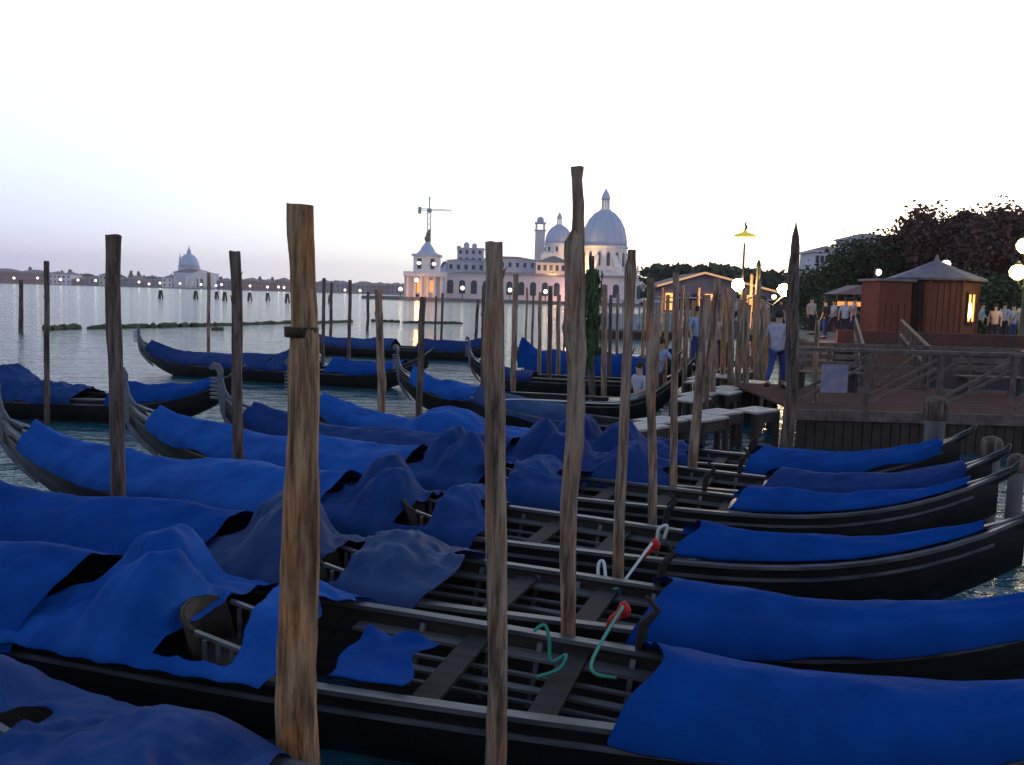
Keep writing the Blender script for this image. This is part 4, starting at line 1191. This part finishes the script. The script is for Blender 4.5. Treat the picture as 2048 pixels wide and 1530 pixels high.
q_ = atD(835, 585, 334); flood((q_.x, q_.y, 1.3), 1500, (1, .45, .16), 1, 'floodlight at the foot of the customs tower portico')
q_ = atD(1140, 592, 342); flood((q_.x, q_.y, 1.3), 4000, (1, .6, .42), 1, 'floodlight low before the customs house arches')
# ================================================================== FAR SHORE
DG = 1150.0
struct('far_shore', MB().poly_up([(-2400, DG), (200, DG - 30), (200, 1700), (-2400, 1700)], -3, 1.0), M_stone)
def far_house(px0, px1, top, m, label, group=None, D=DG + 15, roof=4, cols=None):
    w = px1 - px0
    yb = 562 + .029 * px0 + 4
    return building('house', label, 'building', px0, px1, top, yb, D, 30, m, M_tile, roof, 2, cols or max(2, int(w / 8)), (2.2, 3.2), group=group, cornice=False, zbase=1.0)
far_house(-60, 30, 542, M_brick, 'long red brick house on the far shore at the left edge')
far_house(32, 88, 545, M_brick, 'red brick house on the far shore left of the thin round-topped pole')
far_house(90, 122, 548, M_pink, 'pinkish house on the far shore right of the thin round-topped pole')
far_house(123, 142, 549, M_istr, 'small white house on the far shore beside the red ones')
far_house(198, 216, 550, M_cream, 'cream house on the far shore just left of the tall dark left pole')
far_house(324, 345, 556, M_istr, 'white house on the far shore at the foot of the domed church')
gm = 'small houses in the hazy row along the far shore'
rnd = random.Random(5)
x = 144
for i, (a, b, yt) in enumerate([(144, 168, 562), (170, 197, 560), (218, 248, 562), (250, 280, 560), (282, 300, 566), (302, 323, 563)]):
    far_house(a, b, yt - 3, [M_brick, M_hall, M_tile][int(a) % 3], ORD[i] + ' low dim house left to right between the white house and the far church', gm)
for i, (a, b, yt) in enumerate([(432, 462, 563), (484, 512, 562), (514, 548, 565), (550, 575, 562), (630, 660, 566), (662, 700, 568), (702, 740, 570), (742, 772, 571), (774, 806, 572)]):
    far_house(a, b, yt - 1, [M_tile, M_brick, M_hall][int(a) % 3], ORD[i] + ' low dim house rightward from the far domed church', gm)
# far domed church
s = DG / FPX
B = atD(385, 575, DG + 5)
t = thing('far_church', 'small hazy domed church with a pale temple front on the far shore', 'church', (B.x, DG + 5, 1.0))
fz = lambda y, x=400: atD(x, y, DG + 5).z - 1.0
fx = lambda x: atD(x, 570, DG + 5).x - B.x
zf = fz(541, 405)
MB().prism([(fx(372), 0), (fx(430), 0), (fx(430), zf - 8), ((fx(372) + fx(430)) / 2, zf), (fx(372), zf - 8)], -2, 6).build('temple_front', M_istr, t)
for k in range(5):
    MB().lathe([(1.5, 0), (1.3, zf * .6)], 8, (fx(377 + k * 11.5), -3, 0)).build('column', M_istr, t, True)
MB().box((fx(401), -2.05, zf * .28), (8, .4, zf * .5)).build('door', M_win, t)
MB().box((fx(381), 22, fz(545, 381) / 2), (fx(412) - fx(336), 30, fz(545, 381))).build('nave_wall', M_lav, t)
MB().prism([(fx(338), fz(546)), (fx(412), fz(546)), (fx(376), fz(536))], 7, 37).build('roof', M_tile, t)
zz = fz(540, 366); cxx = fx(366)
MB().lathe([(21 * s, zz - 10), (21 * s, zz + 6 * s), (22 * s, zz + 8 * s)], 20, (cxx, 22, 0)).build('drum', M_lav, t)
MB().lathe([(20 * s * math.cos(a), zz + 8 * s + 26 * s * math.sin(a)) for a in [i * 1.4 / 8 for i in range(9)]], 24, (cxx, 22, 0)).build('dome', M_lead, t, True)
MB().lathe([(4.5 * s, zz + 32 * s), (4 * s, zz + 40 * s), (1.5 * s, zz + 44 * s), (.3 * s, zz + 52 * s)], 10, (cxx, 22, 0)).build('lantern', M_lav, t, True)
for xx in (341, 349):
    MB().lathe([(3.2 * s, zz - 6), (3.2 * s, zz + 18 * s), (2.8 * s, zz + 20 * s), (.2 * s, zz + 36 * s)], 8, (fx(xx), 34, 0)).build('bell_turret', M_lav, t)
mass('far_treeline', -80, 825, DG + 60, 8, 17, M_leaf[0], 'hazy belt of trees along the far shore behind the houses', 9, 9000, 3.2, 1.0)
for i, (px_, top) in enumerate([(60, 532), (124, 541), (140, 537), (262, 541), (277, 542), (520, 552), (545, 553)]):
    P = atD(px_, top, DG + 40)
    tree((P.x, DG + 40, 1), P.z - 1, 6, ORD[i] + ' cypress spire from the left over the hazy roofs of the far shore', 50 + i, M_leaf[0], n=500, leaf=1.6, group='cypress trees on the far shore', conifer=True)

# shore lamps
M_white = mat('white_lamp_glass', (1, .95, .85), .3, emit=(1, .85, .62), estr=4)
M_postm = mat('lamp_post_iron', (.04, .045, .045), .6)
def far_lamp(px_, py_, D, r, label, group, zg=1.0):
    P = atD(px_, py_, D)
    t = thing('street_lamp', label, 'street lamp', (P.x, D, zg), 0, group)
    h = max(.6, P.z - zg)
    MB().tube([(0, 0, 0), (0, 0, h)], r * .22, 6).build('post', M_postm, t)
    MB().lathe([(r * .3, h - r), (r * .9, h - r * .5), (r, h), (r * .7, h + r * .7), (r * .2, h + r)], 10).build('globe', M_white, t, True)
for i, (x, y) in enumerate([(28, 556), (75, 556), (121, 559), (156, 560), (191, 561), (278, 564), (298, 568), (320, 566), (360, 567), (402, 569), (432, 571), (443, 569), (500, 572), (535, 574), (557, 574), (568, 575), (628, 577), (690, 580)]):
    far_lamp(x, y, DG - 12, 1.5, ORD[i] + ' tiny lit lamp from the left along the far shore', 'lamps strung along the far shore')
for (x, y, l) in [(720, 581, 'lit lamp on the far shore just left of the point'), (801, 578, 'small lit lamp at the tip of the point'), (833, 560, 'bright lamp in front of the customs tower portico'),
                  (925, 576, 'lit lamp before the arches left of the rough middle pole'), (1020, 580, 'lit lamp right of the rough middle pole before the customs house'),
                  (1091, 583, 'lit lamp before the customs house left of the tallest pole'), (1198, 590, 'lit lamp at the foot of the domed basilica')]:
    far_lamp(x, y, 336 if x > 790 else DG - 12, .75 if x > 790 else 1.7, l, None, 1.2)
for (x, y, l) in [(838, 526, 'left floodlight in the tower arches'), (868, 528, 'right floodlight in the tower arches')]:
    P = atD(x, y, 338)
    t = thing('floodlight', l, 'floodlight', (P.x, P.y, P.z - .8)); MB().box((0, 0, .1), (.5, .5, .2)).build('base', M_postm, t)
    MB().lathe([(.3, .2), (.85, .8), (.3, 1.4)], 10).build('lens', M_white, t, True)

# pilings in the channel
for i, (x, y) in enumerate([(321, 583), (391, 584), (433, 585), (449, 588), (499, 589), (535, 590), (574, 594), (660, 592)]):
    D = 190 + (i % 3) * 12
    P = atD(x, y, D)
    t = thing('piling_cluster', ORD[i] + ' dark piling from the left in the channel off the far shore', 'piling', (P.x, D, -.5), 0, 'pilings marking the channel')
    for k in range(3):
        a = k * 2.1
        MB().tube([(.55 * math.cos(a), .55 * math.sin(a), 0), (.2 * math.cos(a), .2 * math.sin(a), 2.3)], .2, 6).build('pile', M_poleD, t)
# weed-grown floating booms
def boom(px0, py0, px1, py1, label, seed, r=.28):
    A = onz(px0, py0, 0); B_ = onz(px1, py1, 0)
    n = 24; pts = []; rad = []
    for i in range(n + 1):
        u = i / n
        pts.append(A.lerp(B_, u) + Vector((0, .25 * noise.noise(Vector((u * 6, seed, 0))), .05 + .10 * noise.noise(Vector((u * 9, seed, 4))))))
        rad.append(r * (.75 + .5 * abs(noise.noise(Vector((u * 12, seed, 7))))) * (.4 if i in (0, n) else 1))
    o = MB().tube([p - A for p in pts], rad, 8).build('floating_boom', M_weed, None, True)
    o.location = A
    tag(o, label, 'floating boom', 'weed-grown booms floating beyond the gondolas')
boom(88, 661, 160, 657, 'short weed-grown boom left of the tall dark pole', 1)
boom(175, 658, 440, 652, 'longest weed-grown boom, behind the lone gondola bow', 2)
boom(430, 652, 600, 646, 'thin weed-grown boom ending at the thickest pole', 3, .2)
boom(612, 648, 706, 644, 'weed-grown boom just right of the thickest pole', 4, .2)
boom(742, 643, 800, 645, 'short dark boom left of the pole below the tower', 5, .2)
boom(805, 646, 925, 648, 'dark boom ending near the rough middle pole', 6, .2)
boom(423, 660, 446, 661, 'small drifting weed log by the slender pole', 7, .15)

# ================================================================== STREET LAMPS, RIGHT BANK
M_globe = mat('pink_lamp_glass', (1, .9, .6), .3, emit=(1, .60, .22), estr=220)
M_globe2 = mat('strong_lamp_glass', (1, .9, .6), .3, emit=(1, .75, .18), estr=26)
def venetian_lamp(px_, py_, D, arms, label, globe_r=.28, mglobe=None, base_z=1.3):
    """arms: list of (px, py) globe positions"""
    P = atD(px_, py_, D)
    t = thing('street_lamp', label, 'street lamp', (P.x, D, base_z))
    H = P.z - base_z
    MB().lathe([(.28, 0), (.3, .3), (.13, .5), (.1, 1.2), (.07, H - .3), (.1, H - .2), (.03, H)], 10).build('post', M_postm, t, True)
    for (ax, ay) in arms:
        Q = atD(ax, ay, D) - Vector((P.x, D, base_z))
        if abs(Q.x) > .15:
            MB().tube([(0, 0, Q.z - .1 - globe_r), (Q.x * .6, 0, Q.z - .35 - globe_r), (Q.x, 0, Q.z - globe_r * .9)], .03, 6).build('arm', M_postm, t, True)
        MB().lathe([(globe_r * .35, Q.z - globe_r * .9), (globe_r * .9, Q.z - globe_r * .4), (globe_r, Q.z + .05), (globe_r * .75, Q.z + globe_r * .7), (globe_r * .3, Q.z + globe_r)], 12, (Q.x, 0, 0)).build('globe', mglobe or M_globe, t, True)
        MB().lathe([(globe_r * .5, Q.z + globe_r * .9), (globe_r * .35, Q.z + globe_r * 1.15), (.02, Q.z + globe_r * 1.5)], 10, (Q.x, 0, 0)).build('cap', M_postm, t, True)
    return t
t = venetian_lamp(1518, 520, 33, [(1476, 570), (1568, 580)], 'tall waterfront lamp with two glowing globes beside the sharpened pole', .23)
# its raised yellow crown with a small figure
P = atD(1490, 470, 33)
t = thing('street_lamp', 'high lamp with a yellow dish shade and a small winged finial against the white sky', 'street lamp', (P.x, 33, 1.3))
h = P.z - 1.3
MB().lathe([(.05, 0), (.035, h - .3)], 6).build('post', M_postm, t)
MB().lathe([(.42, h - .05), (.36, h + .02), (.1, h + .1), (.03, h + .2)], 12).build('shade', mat('yellow_shade', (.7, .55, .08), .5, emit=(1, .75, .1), estr=.3), t, True)
MB().tube([(0, 0, h + .18), (.04, 0, h + .3), (-.02, 0, h + .42), (.08, 0, h + .5)], [.04, .05, .03, .01], 6).build('finial', M_postm, t)
venetian_lamp(2060, 470, 34, [(2036, 545), (2050, 492), (2085, 545)], 'cluster lamp with glowing yellow globes at the right edge', .3, M_globe2)
venetian_lamp(1892, 520, 40, [(1892, 529)], 'single white lamp glowing over the right slope of the kiosk roof', .2, M_white)
venetian_lamp(1752, 535, 41, [(1756, 545)], 'small white lamp at the left corner of the kiosk roof', .16, M_white)
venetian_lamp(1676, 590, 60, [(1676, 601)], 'small white lamp in front of the dark trees left of the kiosk', .22, M_white)
venetian_lamp(1550, 586, 70, [(1548, 594)], 'small lamp just left of the sharpened pole under the globes', .2, M_white)
venetian_lamp(1612, 585, 66, [(1612, 594)], 'small lamp just right of the sharpened pole', .2, M_white)
# market stall, warm light
P = atD(1705, 610, 48)
t = thing('market_stall', 'small awninged stall glowing warm left of the ticket booth', 'stall', (P.x, 48, 1.3))
MB().prism([(-1.3, 2.0), (1.3, 2.0), (0, 2.5)], -1, 1).build('awning', mat('awning', (.2, .12, .14), .8), t)
for i in (-1, 1):
    for j in (-1, 1): MB().box((i * 1.2, j * .9, 1), (.07, .07, 2)).build('post', M_railw, t)
MB().box((0, 0, .5), (2.3, 1.2, 1)).build('counter', M_rb, t)
MB().box((0, .3, 1.5), (1.8, .05, .25)).build('lit_panel', M_glowwin, t)

# ================================================================== PEOPLE
M_skin = mat('skin', (.42, .25, .19), .6)
def skinned(name, joints, edges, m, parent, lv=2):
    me = bpy.data.meshes.new(name)
    me.from_pydata([j[0] for j in joints], edges, [])
    me.materials.append(m)
    o = bpy.data.objects.new(name, me); COL.objects.link(o); o.parent = parent
    sk = o.modifiers.new('skin', 'SKIN'); sk.use_smooth_shade = True
    me.skin_vertices[0].data
    for i, j in enumerate(joints):
        r = j[1]; me.skin_vertices[0].data[i].radius = (r, r) if not hasattr(r, '__len__') else r
    me.skin_vertices[0].data[0].use_root = True
    sub(o, lv)
    return o
def person(loc, rz, label, shirt, trousers, hair=(.03, .02, .015), pose='stand', h=1.72, group=None):
    t = thing('person', label, 'person', loc, rz, group)
    k = h / 1.72
    st = {'stand': 0, 'walk': 1, 'sit': 2, 'lean': 3}[pose]
    lean = {0: 0, 1: .05, 2: .08, 3: .28}[st]
    hipz = .92 if st != 2 else .48
    V = lambda x, y, z: Vector((x, y, z)) * k
    hip = V(0, 0, hipz)
    sp = lambda d, x=0, y=0: V(x, y - math.sin(lean) * d, hipz + math.cos(lean) * d)
    neck = sp(.52); chest = sp(.36); waist = sp(.14); head0 = sp(.60); head1 = sp(.70)
    shL, shR = sp(.47, -.18), sp(.47, .18)
    if st == 1:
        kn = [V(-.1, -.22, .50), V(.1, .10, .47)]; an = [V(-.1, -.30, .09), V(.1, .38, .16)]
        el = [V(-.25, .12, 1.14), V(.25, -.14, 1.14)]; ha = [V(-.24, -.02, .92), V(.24, -.34, .98)]
    elif st == 2:
        kn = [V(-.12, -.42, .5), V(.12, -.42, .5)]; an = [V(-.12, -.44, .09), V(.12, -.44, .09)]
        el = [sp(.22, -.27, -.05), sp(.22, .27, -.05)]; ha = [V(-.16, -.34, .58), V(.16, -.34, .58)]
    elif st == 3:
        kn = [V(-.12, -.05, .48), V(.12, -.02, .48)]; an = [V(-.12, .02, .09), V(.12, .04, .09)]
        el = [sp(.3, -.24, -.2), sp(.3, .24, -.2)]; ha = [sp(.3, -.2, -.42), sp(.3, .2, -.42)]
    else:
        kn = [V(-.1, -.01, .48), V(.1, .01, .48)]; an = [V(-.11, .02, .09), V(.11, .03, .09)]
        el = [V(-.25, .02, 1.14), V(.25, .02, 1.14)]; ha = [V(-.26, -.07, .88), V(.26, -.07, .88)]
    toe = [a + V(0, -.16, -.05) for a in an]
    J = [(hip, (.13 * k, .10 * k)), (waist, (.12 * k, .09 * k)), (chest, (.15 * k, .105 * k)), (neck, .055 * k), (head0, (.075 * k, .085 * k)), (head1, (.078 * k, .092 * k)),
         (sp(.78), (.045 * k, .05 * k)), (shL, .06 * k), (el[0], .042 * k), (ha[0], .03 * k), (shR, .06 * k), (el[1], .042 * k), (ha[1], .03 * k),
         (hip + V(-.09, 0, -.05), .085 * k), (kn[0], .058 * k), (an[0], .04 * k), (toe[0], .035 * k), (hip + V(.09, 0, -.05), .085 * k), (kn[1], .058 * k), (an[1], .04 * k), (toe[1], .035 * k)]
    E = [(0, 1), (1, 2), (2, 3), (3, 4), (4, 5), (5, 6), (2, 7), (7, 8), (8, 9), (2, 10), (10, 11), (11, 12), (0, 13), (13, 14), (14, 15), (15, 16), (0, 17), (17, 18), (18, 19), (19, 20)]
    # fingers: five short chains rooted in each palm
    for hi, (a, b) in ((9, (el[0], ha[0])), (12, (el[1], ha[1]))):
        d = (b - a).normalized(); sd = d.cross(Vector((0, 1, 0))).normalized()
        for q, (off, l) in enumerate(((-.03, .07), (-.011, .09), (.009, .085), (.028, .065))):
            n0 = len(J); J.append((b + d * (.03 + l) * k + sd * off * k, .009 * k)); E.append((hi, n0))
        n0 = len(J); J.append((b + d * .03 * k + Vector((0, -.045, 0)) * k, .011 * k)); E.append((hi, n0))
    body = skinned('body', J, E, M_skin, t, 1)
    g = 1.16
    skinned('shirt', [(hip + V(0, 0, -.12 if st != 2 else 0), (.17 * k, .15 * k)), (hip + V(0, 0, .04), (.165 * k, .14 * k)), (waist, (.152 * k, .125 * k)), (chest, (.182 * k, .142 * k)), (sp(.475), (.115 * k, .10 * k)), (shL, .078 * k), ((el[0] + shL) / 2, .062 * k), (el[0], .052 * k), (shR, .078 * k), ((el[1] + shR) / 2, .062 * k), (el[1], .052 * k)],
            [(0, 1), (1, 2), (2, 3), (3, 4), (3, 5), (5, 6), (6, 7), (3, 8), (8, 9), (9, 10)], shirt, t, 1)
    skinned('trousers', [(hip + V(0, 0, .03), (.16 * k, .132 * k)), (hip + V(-.09, 0, -.06), .1 * k), (kn[0], .074 * k), (an[0] + V(0, 0, .05), .058 * k), (hip + V(.09, 0, -.06), .1 * k), (kn[1], .074 * k), (an[1] + V(0, 0, .05), .058 * k)],
            [(0, 1), (1, 2), (2, 3), (0, 4), (4, 5), (5, 6)], trousers, t, 1)
    for a, b in zip(an, toe):
        MB().tube([a + V(0, .04, -.045), (a + b) / 2 + V(0, 0, -.03), b + V(0, -.05, -.01)], [.045 * k, .05 * k, .035 * k], 8).build('shoe', M_hull, t, True)
    hc = sp(.72)
    hr = MB().lathe([(.02, -.08), (.088, -.06), (.1, .0), (.09, .06), (.05, .1), (.01, .112)], 12)
    hm = hr.build('hair', mat('hair_%d' % int(hair[0] * 1000), hair, .8), t, True); hm.location = hc + V(0, .022, .02); hm.scale = (k, k, k)
    MB().lathe([(.018, -.02), (.014, .0), (.004, .03)], 6).build('nose', M_skin, body).location = sp(.68, 0, -.092)
    for sd in (-1, 1):
        MB().lathe([(.004, -.012), (.012, 0), (.004, .012)], 6).build('eye', M_hull, body).location = sp(.71, sd * .032, -.082)
        MB().lathe([(.006, -.03), (.018, 0), (.008, .03)], 6).build('ear', M_skin, body).location = sp(.69, sd * .082, 0)
    return t
M_wh = mat('white_cloth', (.4, .37, .45), .8, noise_scale=8, col2=(.3, .28, .36))
M_pk = mat('pink_cloth', (.5, .34, .36), .8)
M_lb = mat('light_blue_cloth', (.25, .32, .5), .8)
M_nv = mat('navy_cloth', (.03, .05, .18), .8)
M_dk = mat('dark_cloth', (.03, .025, .035), .8)
M_be = mat('beige_cloth', (.4, .32, .28), .8)
def ppl(px_, feet_py, z, *a, **k):
    P = onz(px_, feet_py, z)
    return person((P.x, P.y, z), *a, **k)
ppl(1550, 778, .74, R(150), 'person in a white top and blue shorts striding along the jetty by the sharpened pole', M_wh, M_nv, pose='walk', h=1.78)
P = atD(1281, 775, 19.6)
person((P.x, P.y, .05), R(-60), 'person in white crouched in a boat right of the straight flat-topped pole', M_wh, M_lb, pose='sit', h=1.7)
person((atD(1312, 760, 21.8).x, 21.8, .05), R(20), 'gondolier in dark trousers standing in a boat beside the person in white', M_lb, M_dk, pose='lean', h=1.75)
GP = 'people crowded on the waterfront'
for i, (px_, D, sh, tr, ps, lb) in enumerate([
    (1990, 36.5, M_pk, M_dk, 'stand', 'person in a pink top in the crowd right of the kiosk'),
    (2026, 37.5, M_lb, M_nv, 'stand', 'person in a light blue top by the right edge behind the parapet'),
    (1962, 39, M_lb, M_dk, 'walk', 'person in light blue next to the kiosk wall, left of the one in pink'),
    (2008, 40, M_wh, M_dk, 'stand', 'person in white half hidden behind the one in pink'),
    (2046, 36.3, M_wh, M_be, 'walk', 'person in white cut by the right edge of the crowd'),
    (1650, 37, M_dk, M_nv, 'stand', 'dark-clothed person left of the ticket booth and nearest it'),
    (1668, 40, M_wh, M_dk, 'walk', 'person in white walking between the stall and the ticket booth'),
    (1690, 38, M_lb, M_dk, 'stand', 'person in light blue in front of the glowing stall'),
    (1622, 42, M_be, M_dk, 'stand', 'person in beige just right of the sharpened pole'),
    (1706, 42, M_pk, M_nv, 'walk', 'person in pink by the left wall of the ticket booth'),
    (1560, 44, M_dk, M_dk, 'walk', 'dark figure on the quay under the right glowing globe'),
    (1528, 46, M_be, M_nv, 'stand', 'person in beige on the quay below the two-globe lamp'),
    (1496, 48, M_dk, M_nv, 'stand', 'dark figure on the quay left of the two-globe lamp'),
    (1475, 50, M_wh, M_dk, 'walk', 'person in white on the quay under the left glowing globe')]):
    X = atD(px_, 640, D).x
    person((X, D, 1.3), R(-40 + 53 * i % 360), lb, sh, tr, pose=ps, h=1.62 + .04 * (i % 5), group=GP)
P = atD(1395, 640, 26)
person((P.x, 26, .78), R(30), 'boatman in blue standing on the farthest jetty among the crowded poles', M_lb, M_nv, pose='stand', h=1.75)
P = atD(1455, 700, 24)
person((P.x, 24.4, .75), R(200), 'person in a reddish top on the second jetty among the crowded poles', M_pk, M_dk, pose='stand', h=1.68)

# ================================================================== ROPES, TIES, SMALL GEAR
M_teal = mat('teal_rope', (.03, .22, .17), .7)
M_wrope = mat('pale_rope', (.5, .48, .48), .7)
M_red = mat('red_cloth', (.55, .02, .02), .7, noise_scale=9, col2=(.35, .01, .01), bump=.01)
def rope(pts, r, m, label, cat='rope', sag=0):
    ps = [Vector(p) for p in pts]
    out = []
    for i in range(len(ps) - 1):
        a, b = ps[i], ps[i + 1]; z_, y_ = ps[max(i - 1, 0)], ps[min(i + 2, len(ps) - 1)]
        for k in range(8):
            u = k / 8
            p = .5 * (2 * a + (b - z_) * u + (2 * z_ - 5 * a + 4 * b - y_) * u * u + (3 * a - z_ - 3 * b + y_) * u ** 3)
            p.z -= sag * 4 * u * (1 - u); out.append(p)
    out.append(ps[-1]); c = out[0].copy()
    o = MB().tube([p - c for p in out], r, 6).build('rope', m, None, True); o.location = c
    return tag(o, label, cat)
def bp(b, s, y, z): return BOATS[b].matrix_world @ Vector((s * GL, y, z))
rope([atD(1068, 1262, 5.3), atD(1088, 1250, 5.3), atD(1098, 1275, 5.3), atD(1102, 1322, 5.3), atD(1132, 1310, 5.25), atD(1118, 1338, 5.2), atD(1072, 1354, 5.15)], .011, M_teal, 'teal rope looped over the gunwale left of the tallest pole foot')
rope([bp('B3', .728, -.55, .62), atD(1182, 1330, 5.0), atD(1232, 1356, 4.95)], .011, M_teal, 'teal rope running down from the lower red tie')
rope([bp('B4', .745, -.58, .62), atD(1228, 1190, 6.9)], .013, M_wrope, 'pale straight rope running down from the upper red tie')
rope([atD(1222, 1183, 6.9), atD(1235, 1178, 6.9), atD(1238, 1196, 6.9), atD(1222, 1192, 6.9)], .016, M_teal, 'small teal knot at the end of the pale rope')
rope([atD(1197, 1182, 7.0), atD(1197, 1130, 7.2), atD(1208, 1126, 7.2), atD(1212, 1178, 7.0)], .014, M_wrope, 'pale rope loop hanging on the rail right of the tallest pole')
rope([atD(1314, 1080, 8.0), atD(1318, 1058, 8.0), atD(1334, 1052, 8.0), atD(1328, 1078, 8.0)], .016, M_wrope, 'pale knotted line beside the brown pole foot')
rope([bp('B5', .5, .4, .55), atD(1000, 800, 15), atD(1250, 806, 15.5)], .012, M_wrope, 'long pale line strung behind the tallest pole', sag=.05)
for b, l in (('B3', 'lower red cloth tie at the corner of a blue stern cover'), ('B4', 'upper red cloth tie at the corner of a blue stern cover')):
    m = MB().lathe([(.01, -.05), (.04, -.035), (.05, 0), (.035, .04), (.015, .06)], 10)
    m.tube([(0, 0, 0), (-.08, -.02, -.06), (-.12, -.02, -.13)], [.035, .03, .012], 6)
    o = m.build('cloth_tie', M_red, None, True); o.location = bp(b, .728 if b == 'B3' else .746, -.5, .58); tag(o, l, 'cloth tie')

# ================================================================== HAZE
hz = MB().box((0, 1700, 48), (5400, 3600, 106))
ho = hz.build('haze', mat('tmp_haze', (1, 1, 1)))
hm = bpy.data.materials.new('evening_haze'); hm.use_nodes = True
hn = hm.node_tree; hn.nodes.clear()
out = hn.nodes.new('ShaderNodeOutputMaterial'); pv = hn.nodes.new('ShaderNodeVolumePrincipled')
pv.inputs['Color'].default_value = (.84, .85, 1, 1); pv.inputs['Density'].default_value = .00021; pv.inputs['Anisotropy'].default_value = .2
hn.links.new(pv.outputs[0], out.inputs['Volume'])
ho.data.materials[0] = hm
ho['kind'] = 'stuff'; ho['label'] = 'thin lavender evening haze over the lagoon'
